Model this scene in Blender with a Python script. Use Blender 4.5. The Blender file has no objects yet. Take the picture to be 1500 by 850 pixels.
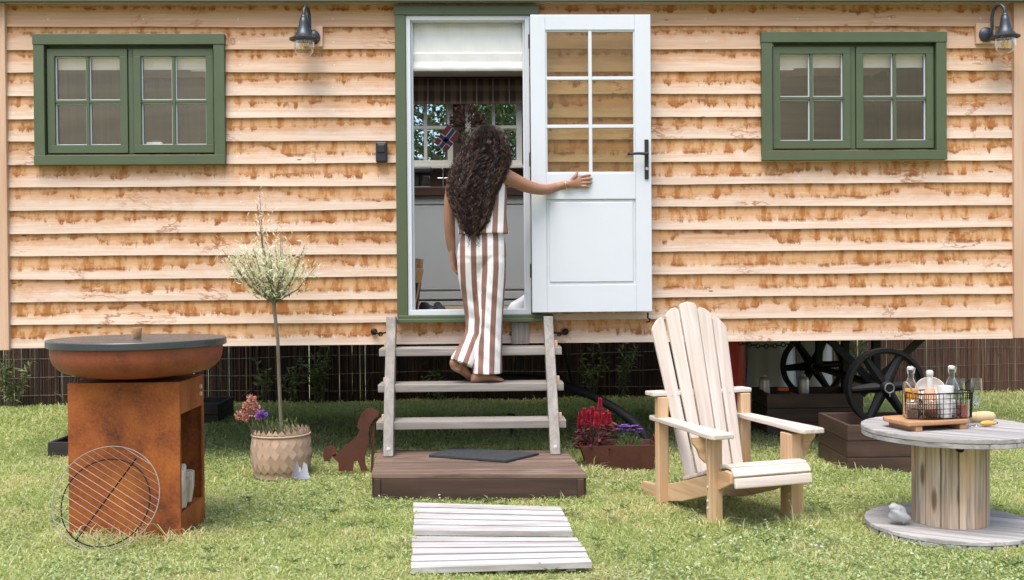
import bpy, math, random
import numpy as np
from mathutils import Vector, Matrix
R = math.radians
rng = random.Random(7)
sc = bpy.context.scene
col = sc.collection

# ------------------------------------------------------------------ camera
F = 1470.0
YAW, PIT, ROL = R(1.5538), R(0.6369), R(0.4503)
CAM = Vector((0.0, -6.6, 1.2))
fw = Vector((math.sin(YAW)*math.cos(PIT), math.cos(YAW)*math.cos(PIT), -math.sin(PIT)))
r0 = Vector((math.cos(YAW), -math.sin(YAW), 0)); u0 = r0.cross(fw)
cr = r0*math.cos(ROL) - u0*math.sin(ROL); cu = r0*math.sin(ROL) + u0*math.cos(ROL)
def ray(px, py): return fw + cr*((px-750)/F) + cu*((425-py)/F)
def at(px, py, Y):                      # point of the photograph measured on the vertical plane Y
    d = ray(px, py); return CAM + d*((Y-CAM.y)/d.y)
def gnd(px, py, z=0.0):                 # point of the photograph measured on the level z
    d = ray(px, py); return CAM + d*((z-CAM.z)/d.z)
cd = bpy.data.cameras.new('camera'); cam = bpy.data.objects.new('camera', cd); col.objects.link(cam)
cam.matrix_world = Matrix(((cr.x, cu.x, -fw.x, CAM.x), (cr.y, cu.y, -fw.y, CAM.y), (cr.z, cu.z, -fw.z, CAM.z), (0, 0, 0, 1)))
cd.sensor_width = 36; cd.lens = 36*F/1500; cd.clip_start = .05; cd.clip_end = 2000
sc.camera = cam

# ------------------------------------------------------------------ materials
class G:
    def __init__(s, name, rough=.6, metal=0, spec=.5):
        s.m = bpy.data.materials.new(name); s.m.use_nodes = True; s.t = s.m.node_tree
        s.b = s.t.nodes['Principled BSDF']; s.out = s.t.nodes['Material Output']
        s.b.inputs['Roughness'].default_value = rough; s.b.inputs['Metallic'].default_value = metal
        s.b.inputs['Specular IOR Level'].default_value = spec
    def put(s, inp, v):
        if v is None: return
        if hasattr(v, 'is_linked') or isinstance(v, bpy.types.NodeSocket): s.t.links.new(v, inp)
        elif isinstance(v, (tuple, list)) and len(v) == 3 and inp.type == 'RGBA': inp.default_value = (*v, 1)
        else: inp.default_value = v
    def nd(s, typ, ins=(), o=0, **pr):
        n = s.t.nodes.new('ShaderNode'+typ)
        for k, v in pr.items(): setattr(n, k, v)
        if isinstance(ins, dict):
            for k, v in ins.items(): s.put(n.inputs[k], v)
        else:
            for i, v in enumerate(ins): s.put(n.inputs[i], v)
        return n.outputs[o]
    def ma(s, op, a, b=None, c=None, clamp=False): return s.nd('Math', (a, b, c), operation=op, use_clamp=clamp)
    def mix(s, f, a, b, mode='MIX'): return s.nd('Mix', {0: f, 6: a, 7: b}, o=2, data_type='RGBA', blend_type=mode)
    def noise(s, v, scale, det=2, rough=.5, dist=0): return s.nd('TexNoise', {'Vector': v, 'Scale': scale, 'Detail': det, 'Roughness': rough, 'Distortion': dist})
    def ramp(s, f, stops):
        n = s.t.nodes.new('ShaderNodeValToRGB'); s.put(n.inputs[0], f); e = n.color_ramp.elements
        while len(e) < len(stops): e.new(.5)
        for i, (p, c) in enumerate(stops):
            e[i].position = p; e[i].color = (*c, 1) if len(c) == 3 else c
        return n.outputs[0]
    def attr(s, name, o=1): return s.nd('Attribute', o=o, attribute_name=name)
    def vm(s, a, b, op='MULTIPLY'): return s.nd('VectorMath', (a, b), operation=op)
    def sep(s, v):
        n = s.t.nodes.new('ShaderNodeSeparateXYZ'); s.put(n.inputs[0], v); return n.outputs
    def comb(s, x, y, z): return s.nd('CombineXYZ', (x, y, z))
    def ss(s, x, a, b): return s.nd('MapRange', (x, a, b, 0.0, 1.0), interpolation_type='SMOOTHSTEP')
    def base(s, c): s.put(s.b.inputs['Base Color'], c)
    def rough(s, c): s.put(s.b.inputs['Roughness'], c)
    def bump(s, h, strength=.3, dist=.004):
        n = s.t.nodes.new('ShaderNodeBump'); n.inputs['Strength'].default_value = strength; n.inputs['Distance'].default_value = dist
        s.put(n.inputs['Height'], h); s.t.links.new(n.outputs[0], s.b.inputs['Normal'])

def wood(name, a, b, c=None, grain=1.0, rough=.72, tint=.25, knots=.0, bumps=.35):
    """plank wood: grain runs along the first axis of the stored plank coordinates g"""
    g = G(name, rough); v = g.attr('g'); rn = g.attr('rnd', 2)
    n1 = g.noise(g.vm(v, (1.2*grain, 22*grain, 22*grain)), 1.0, 4, .6, .6)
    n2 = g.noise(g.vm(v, (3*grain, 120*grain, 120*grain)), 1.0, 2, .6)
    n3 = g.noise(g.vm(v, (2.2, 5, 5)), 1.0, 3, .55)
    f = g.ma('ADD', g.ma('MULTIPLY', n1, .7), g.ma('MULTIPLY', n2, .3))
    cc = g.mix(g.ss(f, .37, .63), a, b)
    cc = g.mix(g.ma('MULTIPLY', g.ss(n3, .5, .75), .75), cc, c or b)
    t = g.ma('ADD', 1-tint/2, g.ma('MULTIPLY', rn, tint))
    cc = g.vm(cc, t)
    if knots:
        vo = g.nd('TexVoronoi', {'Vector': g.vm(v, (2.2, 9, 9)), 'Scale': 1.0, 'Randomness': 1.0})
        cc = g.mix(g.ma('MULTIPLY', g.ss(vo, .17, .06), knots), cc, (.13, .06, .025))
    g.base(cc); g.bump(f, bumps, .0025); return g.m

def plain(name, c, rough=.5, metal=0, var=.12, scale=6, spec=.5, bumps=0):
    g = G(name, rough, metal, spec); p = g.nd('TexCoord', o=3)
    n = g.noise(p, scale, 4, .6)
    g.base(g.vm(c, g.ma('ADD', 1-var, g.ma('MULTIPLY', n, 2*var))))
    g.rough(g.ma('ADD', rough-.08, g.ma('MULTIPLY', n, .16)))
    if bumps: g.bump(g.noise(p, scale*12, 3), bumps, .003)
    return g.m

def rust(name, a=(.30, .080, .018), b=(.085, .024, .011), c=(.46, .16, .028), rough=.72):
    g = G(name, rough, 0, .35); p = g.nd('TexCoord', o=3)
    n1 = g.noise(p, 5.0, 6, .62, .4); n2 = g.noise(p, 85.0, 5, .75); n3 = g.noise(g.vm(p, (9, 9, 1.6)), 1.0, 5, .65)
    cc = g.ramp(g.ma('ADD', g.ma('MULTIPLY', n1, .64), g.ma('MULTIPLY', n2, .36)), [(.33, b), (.5, a), (.72, c)])
    cc = g.mix(g.ma('MULTIPLY', g.ss(n3, .55, .78), .7), cc, (.09, .035, .02))
    cc = g.mix(g.ma('MULTIPLY', g.ss(n2, .60, .75), .35), cc, (.50, .22, .07))
    g.base(cc); g.bump(n2, .35, .002); return g.m

def leafmat(name, stops, trans=.35, rough=.55):
    """leaf colours picked per leaf by rnd"""
    g = G(name, rough, 0, .4); rn = g.attr('rnd', 2)
    cc = g.ramp(rn, stops); g.base(cc)
    tr = g.nd('BsdfTranslucent', (g.vm(cc, (1.15, 1.25, .7)),))
    mx = g.nd('MixShader', (trans, g.b.outputs[0], tr)); g.t.links.new(mx, g.out.inputs[0]); return g.m

def glassmat(name, refl=.13, tint=(.93, .95, .93), rough=.0, edge=.0):
    g = G(name); t = g.nd('BsdfTransparent', (tint,)); gl = g.nd('BsdfGlossy', {'Color': (1, 1, 1), 'Roughness': rough})
    f = refl
    if edge: f = g.ma('ADD', refl, g.ma('MULTIPLY', g.ma('POWER', g.nd('LayerWeight', {0: .5}, o=1), 2.0), edge), clamp=True)
    mx = g.nd('MixShader', (f, t, gl)); g.t.links.new(mx, g.out.inputs[0]); return g.m

def clad_mat():
    g = G('weathered_larch', .72, 0, .3); v = g.attr('g'); X, V, K = g.sep(v)
    kx = g.ma('ADD', X, g.ma('MULTIPLY', K, 7.31))
    low = g.noise(g.comb(kx, K, 0.0), 1.15, 2, .5)
    nb = g.noise(g.comb(kx, K, g.ma('MULTIPLY', V, .25)), 7.5, 5, .68)
    nf = g.noise(g.comb(kx, K, g.ma('MULTIPLY', V, .06)), 15.0, 4, .62)
    nd_ = g.noise(g.comb(kx, K, V), 9.0, 5, .7)
    amp = g.nd('MapRange', (K, 0.0, 7.0, .42, 1.0))
    bv = g.noise(g.comb(g.ma('MULTIPLY', K, 3.7), 1.3, g.ma('MULTIPLY', X, .22)), 1.0, 2)
    A = g.ma('MULTIPLY', g.ss(low, .26, .52), g.ma('MULTIPLY', amp, g.nd('MapRange', (bv, .34, .62, .72, 1.25))))
    b = g.ma('ADD', g.ma('MULTIPLY', nb, .85), g.ma('MULTIPLY', nf, 1.55))
    b = g.ma('MULTIPLY', g.ma('SUBTRACT', b, .64), A)
    b = g.ma('MINIMUM', b, g.ma('ADD', .42, g.ma('MULTIPLY', nb, .40)))
    vv = g.ma('ADD', V, g.ma('MULTIPLY', g.ma('SUBTRACT', nd_, .5), .24))
    dlt = g.ma('SUBTRACT', vv, b)
    mask = g.ss(dlt, .13, -.07)
    rim = g.ma('MULTIPLY', g.ss(g.ma('ABSOLUTE', g.ma('ADD', dlt, .03)), .10, .0), g.ss(A, .05, .35))
    rim = g.ma('MULTIPLY', rim, g.ss(nf, .38, .60))
    # weathered pale wood, more yellow in the sheltered top of each board
    gr = g.noise(g.comb(g.ma('MULTIPLY', kx, 1.5), g.ma('MULTIPLY', V, 9.0), g.ma('MULTIPLY', K, 3.7)), 1.0, 5, .6, .8)
    fine = g.noise(g.comb(g.ma('MULTIPLY', kx, 5.0), g.ma('MULTIPLY', V, 46.0), K), 1.0, 3, .6)
    gg = g.ma('ADD', g.ma('MULTIPLY', gr, .65), g.ma('MULTIPLY', fine, .35))
    pale = g.mix(g.ss(gg, .3, .7), (.56, .42, .325), (.70, .575, .475))
    warm = g.mix(g.ss(gg, .3, .7), (.46, .25, .135), (.59, .37, .225))
    top = g.ss(g.ma('ADD', V, g.ma('MULTIPLY', g.ma('SUBTRACT', nb, .5), 1.1)), .92, .25)
    topb = g.nd('MapRange', (K, 0.0, 3.0, .85, .0))          # upper boards stay warm all over
    basec = g.mix(g.ma('MAXIMUM', top, topb), pale, warm)
    bt = g.noise(g.comb(K, 3.3, g.ma('MULTIPLY', X, .12)), 2.3, 1)
    basec = g.vm(basec, g.ma('ADD', .86, g.ma('MULTIPLY', bt, .28)))
    stain = g.mix(g.ss(nf, .42, .64), (.55, .30, .115), (.33, .125, .03))
    inner = g.ma('ADD', .40, g.ma('MULTIPLY', g.ss(g.ma('ADD', g.ma('MULTIPLY', nf, .7), g.ma('MULTIPLY', nd_, .3)), .43, .58), .58))
    cc = g.mix(g.ma('MULTIPLY', mask, inner), basec, stain)
    cc = g.mix(g.ma('MULTIPLY', rim, g.ma('ADD', .35, g.ma('MULTIPLY', nd_, .8)), clamp=True), cc, (.17, .055, .013))
    # wandering tide lines
    n2 = g.noise(g.comb(g.ma('MULTIPLY', kx, 1.0), g.ma('MULTIPLY', V, .40), g.ma('MULTIPLY', K, 5.1)), 2.4, 5, .66, .3)
    ln = g.ss(g.ma('ABSOLUTE', g.ma('SUBTRACT', n2, .5)), .030, .002)
    ln = g.ma('MULTIPLY', ln, g.ss(g.noise(g.comb(kx, K, 8.0), 1.7, 2), .57, .68))
    cc = g.mix(g.ma('MULTIPLY', ln, .75), cc, (.26, .09, .025))
    # knots
    vo = g.nd('TexVoronoi', {'Vector': g.comb(g.ma('MULTIPLY', kx, 2.4), g.ma('MULTIPLY', V, 1.1), g.ma('MULTIPLY', K, 4.0)), 'Scale': 1.0})
    cc = g.mix(g.ss(vo, .055, .025), cc, (.17, .075, .03))
    # nail heads
    fx = g.ma('MULTIPLY', g.ma('SUBTRACT', g.ma('FRACT', g.ma('DIVIDE', g.ma('ADD', X, g.ma('MULTIPLY', g.noise(g.comb(K, 0.0, 0.0), 3.1), .12)), .61)), .5), .61)
    fv = g.ma('MULTIPLY', g.ma('SUBTRACT', V, .66), .148)
    dd = g.ma('SQRT', g.ma('ADD', g.ma('MULTIPLY', fx, fx), g.ma('MULTIPLY', fv, fv)))
    cc = g.mix(g.ss(dd, .0042, .0028), cc, (.72, .68, .64))
    g.base(cc); g.bump(gg, .25, .003); return g.m

def lawn_mat(name, blade):
    g = G(name, .6, 0, .3); p = g.nd('NewGeometry', o=0)
    n1 = g.noise(p, .55, 3, .55); n2 = g.noise(p, 1.7, 4, .6); n3 = g.noise(p, 6, 3, .6)
    if blade:
        rn = g.attr('rnd', 2)
        cc = g.ramp(rn, [(0, (.27, .34, .11)), (.35, (.40, .465, .18)), (.7, (.52, .55, .27)), (1, (.70, .66, .42))])
        cc = g.mix(g.ma('MULTIPLY', g.ss(n2, .48, .66), .8), cc, (.62, .56, .33))
        cc = g.mix(g.ma('MULTIPLY', g.ss(n1, .54, .68), .5), cc, (.33, .42, .17))
        g.base(cc); tr = g.nd('BsdfTranslucent', (g.vm(cc, (1.1, 1.2, .6)),))
        mx = g.nd('MixShader', (.45, g.b.outputs[0], tr)); g.t.links.new(mx, g.out.inputs[0])
    else:
        cc = g.mix(g.ss(n3, .3, .7), (.20, .19, .09), (.26, .28, .11))
        far = g.noise(g.vm(p, (.035, .16, .16)), 1.0, 5, .65, .6)
        hill = g.mix(g.ss(far, .35, .65), (.15, .125, .055), (.27, .225, .115))
        y = g.sep(p)[1]
        cc = g.mix(g.ss(y, -16.0, -24.0), cc, hill)
        g.base(cc); g.bump(n3, .5, .03)
    return g.m

M = {}
def mats():
    M['clad'] = clad_mat()
    M['trim'] = wood('larch_trim', (.60, .41, .29), (.50, .315, .20), (.56, .38, .26), .8, tint=.1)
    M['green'] = plain('green_paint', (.074, .100, .050), .45, var=.16, scale=5)
    M['white'] = plain('pale_paint', (.61, .65, .69), .42, var=.045, scale=2.5, bumps=.04)
    M['cream'] = plain('cream_paint', (.62, .60, .52), .5, var=.04)
    M['grey'] = plain('grey_cupboard_paint', (.37, .405, .42), .45, var=.04)
    M['brownwall'] = wood('brown_wall_boards', (.085, .06, .035), (.06, .04, .022), None, 1, .6)
    M['lining'] = plain('pale_interior_boards', (.68, .65, .58), .6, var=.05)
    M['darkwood'] = wood('dark_worktop', (.055, .022, .014), (.03, .012, .008), None, 1, .4)
    M['floor'] = wood('floor_boards', (.42, .30, .19), (.30, .20, .12), None, 1, .5)
    M['roof'] = plain('roof_sheet', (.06, .075, .045), .6)
    M['glass'] = glassmat('window_glass', .115, (.99, .985, .96))
    M['dglass'] = glassmat('door_glass', .07, (.88, .84, .72))
    M['bglass'] = glassmat('clear_glass', .05, (.93, .95, .95), 0, 1.3)
    M['black'] = plain('black_iron', (.004, .004, .0045), .55, .0, spec=.3, var=.3, scale=20, bumps=.15)
    M['lampmetal'] = plain('lamp_black', (.035, .045, .055), .35, .3, var=.1)
    M['hub'] = plain('worn_hub_metal', (.20, .20, .20), .5, .4)
    M['chrome'] = plain('bright_metal', (.75, .75, .76), .2, 1, var=.05)
    M['galv'] = plain('brushed_steel', (.62, .63, .62), .4, .2, var=.15, scale=3)
    M['rust'] = rust('corten_steel')
    M['rustbowl'] = rust('rusted_bowl', (.24, .062, .028), (.10, .03, .018), (.34, .095, .036), .5)
    M['rustdark'] = rust('rusted_trough', (.085, .028, .017), (.05, .018, .012), (.12, .04, .02))
    M['plate'] = plain('griddle_steel', (.075, .085, .095), .28, .5, var=.25, scale=4)
    M['step'] = wood('weathered_oak', (.30, .275, .25), (.19, .17, .15), (.25, .215, .18), 1, .7, knots=.3)
    M['deck'] = wood('brown_decking', (.20, .135, .10), (.095, .06, .042), (.275, .205, .16), 1, .6, tint=.3)
    M['duck'] = wood('silvered_boards', (.48, .46, .445), (.31, .285, .27), (.38, .35, .33), .8, .75, tint=.22)
    M['chair'] = wood('pale_cedar', (.635, .56, .495), (.50, .42, .355), (.58, .485, .40), .9, .6, tint=.15, knots=.55)
    M['chairleg'] = wood('orange_cedar', (.60, .41, .245), (.46, .27, .135), (.63, .46, .31), .8, .6, tint=.2, knots=.6)
    M['spool'] = wood('spool_staves', (.56, .45, .335), (.28, .205, .145), (.56, .34, .19), 1.3, .75, tint=.55, knots=.85)
    M['spooltop'] = wood('silver_spool_top', (.42, .405, .39), (.23, .22, .21), (.34, .30, .26), 1.0, .75, tint=.3)
    M['olive'] = wood('serving_board', (.50, .28, .14), (.34, .165, .075), (.60, .40, .24), 1.6, .55)
    M['planter'] = wood('dark_stained_boards', (.068, .036, .024), (.038, .02, .014), (.095, .055, .038), 1, .6)
    M['planterk'] = wood('black_stained_boards', (.03, .024, .022), (.018, .014, .013), (.06, .045, .04), 1, .6)
    M['skin'] = G('skin', .5, 0, .4).m
    g = G('skin_tone', .48, 0, .4); p = g.nd('TexCoord', o=3)
    g.base(g.mix(g.noise(p, 14, 4), (.29, .145, .088), (.37, .195, .125)))
    g.b.inputs['Subsurface Weight'].default_value = .1; g.b.inputs['Subsurface Radius'].default_value = (.012, .005, .003); M['skin'] = g.m
    g = G('striped_linen', .8, 0, .2); s = g.attr('stripe', 2)
    fr = g.ma('FRACT', g.ma('DIVIDE', s, .0685)); e = g.ma('MULTIPLY', g.ss(fr, .0, .05), g.ss(fr, .53, .48))
    p = g.nd('TexCoord', o=3); wv = g.noise(p, 420, 2); fold = g.noise(g.vm(p, (16, 16, 5)), 1.0, 3)
    g.base(g.vm(g.mix(e, (.76, .74, .73), (.245, .135, .105)), g.ma('ADD', .92, g.ma('MULTIPLY', wv, .16))))
    g.bump(g.ma('ADD', g.ma('MULTIPLY', fold, 1.0), g.ma('MULTIPLY', wv, .03)), .5, .02); M['linen'] = g.m
    g = G('dark_curls', .5, 0, .3); rn = g.attr('rnd', 2)
    g.base(g.ramp(rn, [(0, (.009, .005, .004)), (.55, (.030, .0155, .012)), (1, (.14, .072, .052))])); M['hair'] = g.m
    # plaid and cloth
    g = G('plaid_cloth', .9, 0, .1); v = g.attr('g'); x, y, z = g.sep(v)
    a1 = g.ma('LESS_THAN', g.ma('FRACT', g.ma('MULTIPLY', x, 7.0)), .34); a2 = g.ma('LESS_THAN', g.ma('FRACT', g.ma('ADD', g.ma('MULTIPLY', x, 7.0), .42)), .05)
    b1 = g.ma('LESS_THAN', g.ma('FRACT', g.ma('MULTIPLY', y, 7.0)), .34)
    c1 = g.mix(g.ma('MULTIPLY', g.ma('ADD', a1, b1), .5), (.045, .028, .022), (.14, .095, .055)); c1 = g.mix(a2, c1, (.26, .20, .10)); g.base(c1); M['plaid'] = g.m
    g = G('cream_blind_cloth', .9, 0, .1); p = g.nd('TexCoord', o=3)
    g.base(g.mix(g.noise(g.vm(p, (60, 60, 8)), 1.0, 3), (.84, .84, .81), (.93, .93, .91)))
    tr = g.nd('BsdfTranslucent', ((.72, .72, .66),)); mx = g.nd('MixShader', (.2, g.b.outputs[0], tr)); g.t.links.new(mx, g.out.inputs[0]); M['blind'] = g.m
    M['mat'] = plain('rubber_mat', (.035, .039, .043), .85, var=.95, scale=70, bumps=1.0)
    g = G('woven_palm', .7, 0, .3); v = g.attr('g'); rn = g.attr('rnd', 2)
    n = g.noise(g.vm(v, (30, 30, 30)), 1.0, 4); g.base(g.vm(g.mix(n, (.40, .265, .175), (.50, .36, .265)), g.ma('ADD', .72, g.ma('MULTIPLY', rn, .5)))); M['palm'] = g.m
    M['soil'] = plain('soil', (.035, .024, .016), .95, var=.4, scale=40, bumps=.8)
    M['bark'] = wood('bark', (.20, .17, .12), (.11, .09, .06), (.25, .23, .15), 1.5, .85)
    M['birch'] = wood('birch_log', (.66, .60, .52), (.42, .34, .26), (.12, .08, .05), 2, .8)
    M['log'] = wood('split_log', (.55, .36, .20), (.40, .24, .12), (.20, .12, .07), 2, .8)
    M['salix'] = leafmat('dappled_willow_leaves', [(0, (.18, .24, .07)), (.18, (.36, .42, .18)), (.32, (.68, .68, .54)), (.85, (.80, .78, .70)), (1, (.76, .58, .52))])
    M['leaf'] = leafmat('tree_leaves', [(0, (.022, .045, .012)), (.5, (.05, .095, .02)), (1, (.11, .17, .04))], .45)
    M['vine'] = leafmat('vine_leaves', [(0, (.06, .105, .035)), (.5, (.13, .19, .07)), (1, (.28, .33, .16))])
    M['clover'] = leafmat('clover_leaves', [(0, (.20, .28, .10)), (.5, (.31, .38, .17)), (1, (.43, .47, .27))], .25)
    M['redleaf'] = leafmat('red_plume', [(0, (.34, .010, .035)), (1, (.66, .06, .12))], .25)
    M['darkleaf'] = leafmat('maroon_leaves', [(0, (.05, .018, .022)), (.6, (.11, .03, .035)), (1, (.22, .06, .07))], .2)
    M['purple'] = leafmat('purple_petals', [(0, (.16, .05, .36)), (1, (.36, .17, .60))], .2)
    M['pink'] = leafmat('pink_petals', [(0, (.40, .14, .12)), (.6, (.58, .27, .23)), (1, (.70, .45, .38))], .2)
    M['dry'] = leafmat('dried_flowers', [(0, (.035, .014, .012)), (1, (.10, .045, .03))], .1)
    M['reed'] = wood('willow_rods', (.075, .038, .026), (.036, .018, .013), (.125, .068, .042), 1, .8, tint=1.2)
    M['wire'] = plain('wire', (.13, .115, .10), .6, .3)
    M['lawn'] = lawn_mat('grass_blades', True); M['turf'] = lawn_mat('turf_and_fields', False)
    M['paper'] = plain('white_ceramic', (.74, .73, .71), .35, var=.02)
    M['bowlw'] = plain('pale_bowl', (.70, .65, .58), .45, var=.06)
    M['orange'] = plain('orange_juice', (.85, .36, .015), .3, var=.03)
    M['rose'] = plain('blush_wine', (.62, .34, .22), .3, var=.04)
    M['foil'] = plain('pale_foil', (.70, .66, .64), .35, .4, var=.08, scale=40)
    M['jam'] = plain('red_jam', (.36, .012, .018), .25, var=.2, scale=60)
    M['granola'] = plain('dark_granola', (.075, .03, .018), .8, var=.8, scale=90, bumps=.8)
    M['flakes'] = plain('red_flakes', (.16, .035, .016), .8, var=.8, scale=90, bumps=.8)
    M['bread'] = plain('bread_crust', (.62, .44, .24), .6, var=.25, scale=20)
    M['banana'] = plain('banana_skin', (.55, .33, .07), .5, var=.2, scale=20)
    M['steelwhite'] = plain('pale_wire', (.27, .24, .21), .5, .4, var=.1)
    M['stone'] = plain('pale_stone', (.46, .47, .48), .85, var=.25, scale=9, bumps=.6)
    M['red'] = plain('red_gas_bottle', (.42, .010, .012), .4, var=.1)
    M['pipe'] = plain('dull_black_pipe', (.006, .006, .007), .7, spec=.25)
    M['plast'] = plain('black_plastic', (.015, .016, .018), .45, var=.1)
    M['amber'] = plain('orange_plastic', (.75, .16, .02), .4)
    M['shoe'] = plain('white_canvas', (.72, .73, .76), .6, var=.05)
    M['gold'] = plain('gold', (.72, .48, .2), .25, 1)
    M['flagred'] = plain('flag_red', (.085, .004, .008), .8); M['flagwhite'] = plain('flag_white', (.26, .26, .27), .8); M['flagblue'] = plain('flag_blue', (.008, .012, .05), .8)  # flag colours darkened, the backlit dimness indoors put into them
    M['bulb'] = glassmat('bulb_glass', .05, (.98, .93, .82), 0, .5)
    M['fil'] = plain('filament', (.60, .38, .14), .4, .5)
mats()

# ------------------------------------------------------------------ mesh building
class MB:
    def __init__(s): s.v = []; s.f = []; s.g = []; s.r = []
    def raw(s, vs, fs, gs=None, rnd=None, off=True):
        o = len(s.v); rnd = rng.random() if rnd is None else rnd
        ofs = Vector((rng.uniform(-50, 50), rng.uniform(-50, 50), rng.uniform(-50, 50))) if off else Vector((0, 0, 0))
        for i, v in enumerate(vs):
            s.v.append(tuple(v)); s.g.append(tuple((Vector(gs[i]) if gs else Vector(v)) + ofs)); s.r.append(rnd)
        s.f += [tuple(o+i for i in f) for f in fs]; return s
    def box(s, c, size, rz=0, m=None, rnd=None):
        """box centred at c; grain runs along its longest side"""
        hx, hy, hz = [q/2 for q in size]; L = sorted(range(3), key=lambda i: -size[i])
        rot = m or Matrix.Rotation(rz, 3, 'Z'); c = Vector(c); vs = []; gs = []
        for x in (-hx, hx):
            for y in (-hy, hy):
                for z in (-hz, hz):
                    p = Vector((x, y, z)); vs.append(c + rot @ p); gs.append([p[L[0]], p[L[1]], p[L[2]]])
        return s.raw(vs, [(0, 1, 3, 2), (4, 6, 7, 5), (0, 4, 5, 1), (2, 3, 7, 6), (0, 2, 6, 4), (1, 5, 7, 3)], gs, rnd)
    def span(s, x0, x1, y0, y1, z0, z1): return s.box(((x0+x1)/2, (y0+y1)/2, (z0+z1)/2), (x1-x0, y1-y0, z1-z0))
    def beam(s, p0, p1, w, h, up=(0, 0, 1), rnd=None):
        p0 = Vector(p0); p1 = Vector(p1); x = (p1-p0).normalized(); y = Vector(up).cross(x).normalized(); z = x.cross(y)
        m = Matrix((x, y, z)).transposed(); return s.box((p0+p1)/2, ((p1-p0).length, w, h), m=m, rnd=rnd)
    def tube(s, pts, r, n=8, caps=True, rnd=None, closed=False):
        pts = [Vector(p) for p in pts]; N = len(pts); rr = r if isinstance(r, (list, tuple)) else [r]*N
        vs = []; gs = []; d = 0; up = None
        for i, p in enumerate(pts):
            if closed: t = (pts[(i+1) % N]-pts[i-1]).normalized()
            else: t = (pts[min(i+1, N-1)]-pts[max(i-1, 0)]).normalized()
            if up is None: up = Vector((0, 0, 1)) if abs(t.z) < .9 else Vector((1, 0, 0))
            a = up - t*up.dot(t)
            if a.length < 1e-5: a = t.orthogonal()
            a.normalize(); up = a; b = t.cross(a)
            if i: d += (p-pts[i-1]).length
            for k in range(n):
                w = 2*math.pi*k/n; q = a*math.cos(w)+b*math.sin(w); vs.append(p+q*rr[i]); gs.append((d, math.cos(w)*rr[i], math.sin(w)*rr[i]))
        fs = []
        for i in range(N if closed else N-1):
            for k in range(n):
                j = (i+1) % N; fs.append((i*n+k, i*n+(k+1) % n, j*n+(k+1) % n, j*n+k))
        if caps and not closed: fs += [tuple(range(n))[::-1], tuple((N-1)*n+k for k in range(n))]
        return s.raw(vs, fs, gs, rnd)
    def lathe(s, prof, c=(0, 0, 0), n=32, m=None, rnd=None, caps=True):
        c = Vector(c); vs = []; gs = []; m = m or Matrix.Identity(3)
        for (r, z) in prof:
            for k in range(n):
                w = 2*math.pi*k/n; p = Vector((r*math.cos(w), r*math.sin(w), z)); vs.append(c+m @ p); gs.append((p.z, p.x, p.y))
        fs = []
        for i in range(len(prof)-1):
            for k in range(n): fs.append((i*n+k, i*n+(k+1) % n, (i+1)*n+(k+1) % n, (i+1)*n+k))
        if caps: fs += [tuple(range(n))[::-1], tuple((len(prof)-1)*n+k for k in range(n))]
        return s.raw(vs, fs, gs, rnd)
    def prism(s, poly, o, ux, uy, th, rnd=None, grain=None):
        """flat outline poly (in axes ux, uy from o) given the thickness th along ux x uy"""
        o = Vector(o); ux = Vector(ux); uy = Vector(uy); nz = ux.cross(uy).normalized(); n = len(poly); vs = []; gs = []
        for k in (0, 1):
            for (a, b) in poly:
                vs.append(o+ux*a+uy*b+nz*th*k); gs.append((a, b, th*k) if grain != 'y' else (b, a, th*k))
        return s.raw(vs, [tuple(range(n))[::-1], tuple(range(n, 2*n))]+[(i, (i+1) % n, n+(i+1) % n, n+i) for i in range(n)], gs, rnd)
    def ring(s, c, R0, r, m=None, n=36, k=8, a0=0, a1=2*math.pi):
        m = m or Matrix.Identity(3); c = Vector(c); full = abs(a1-a0-2*math.pi) < 1e-6
        pts = [c+m @ Vector((R0*math.cos(a0+(a1-a0)*i/n), R0*math.sin(a0+(a1-a0)*i/n), 0)) for i in range(n if full else n+1)]
        return s.tube(pts, r, k, closed=full)
    def loft(s, rings, caps=True, rnd=None):
        n = len(rings[0]); vs = [p for q in rings for p in q]; fs = []
        for i in range(len(rings)-1):
            for k in range(n): fs.append((i*n+k, i*n+(k+1) % n, (i+1)*n+(k+1) % n, (i+1)*n+k))
        if caps: fs += [tuple(range(n))[::-1], tuple((len(rings)-1)*n+k for k in range(n))]
        return s.raw(vs, fs, None, rnd)
    def leaf(s, p, d, L, w, up=None, rnd=None, bend=.25):
        p = Vector(p); d = Vector(d).normalized(); sd = d.cross(Vector(up) if up else Vector((rng.uniform(-1, 1), rng.uniform(-1, 1), rng.uniform(-1, 1))))
        if sd.length < 1e-3: sd = d.orthogonal()
        sd.normalize(); nn = sd.cross(d); m_ = p+d*L*.5+nn*L*bend*.3
        return s.raw([p, m_+sd*w/2, p+d*L-nn*L*bend*.2, m_-sd*w/2], [(0, 1, 2, 3)], None, rnd)
    def build(s, name, mat, parent=None, smooth=None, bevel=0, recalc=False):
        me = bpy.data.meshes.new(name); me.from_pydata(s.v, [], s.f); me.update()
        a = me.attributes.new('g', 'FLOAT_VECTOR', 'POINT'); a.data.foreach_set('vector', np.array(s.g, 'f').ravel())
        a = me.attributes.new('rnd', 'FLOAT', 'POINT'); a.data.foreach_set('value', np.array(s.r, 'f'))
        if recalc:
            import bmesh
            bm = bmesh.new(); bm.from_mesh(me); bmesh.ops.recalc_face_normals(bm, faces=bm.faces); bm.to_mesh(me); bm.free()
        if smooth: me.shade_smooth(); me.set_sharp_from_angle(angle=R(smooth))
        me.materials.append(M[mat] if isinstance(mat, str) else mat)
        return link(name, me, parent, bevel)
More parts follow.
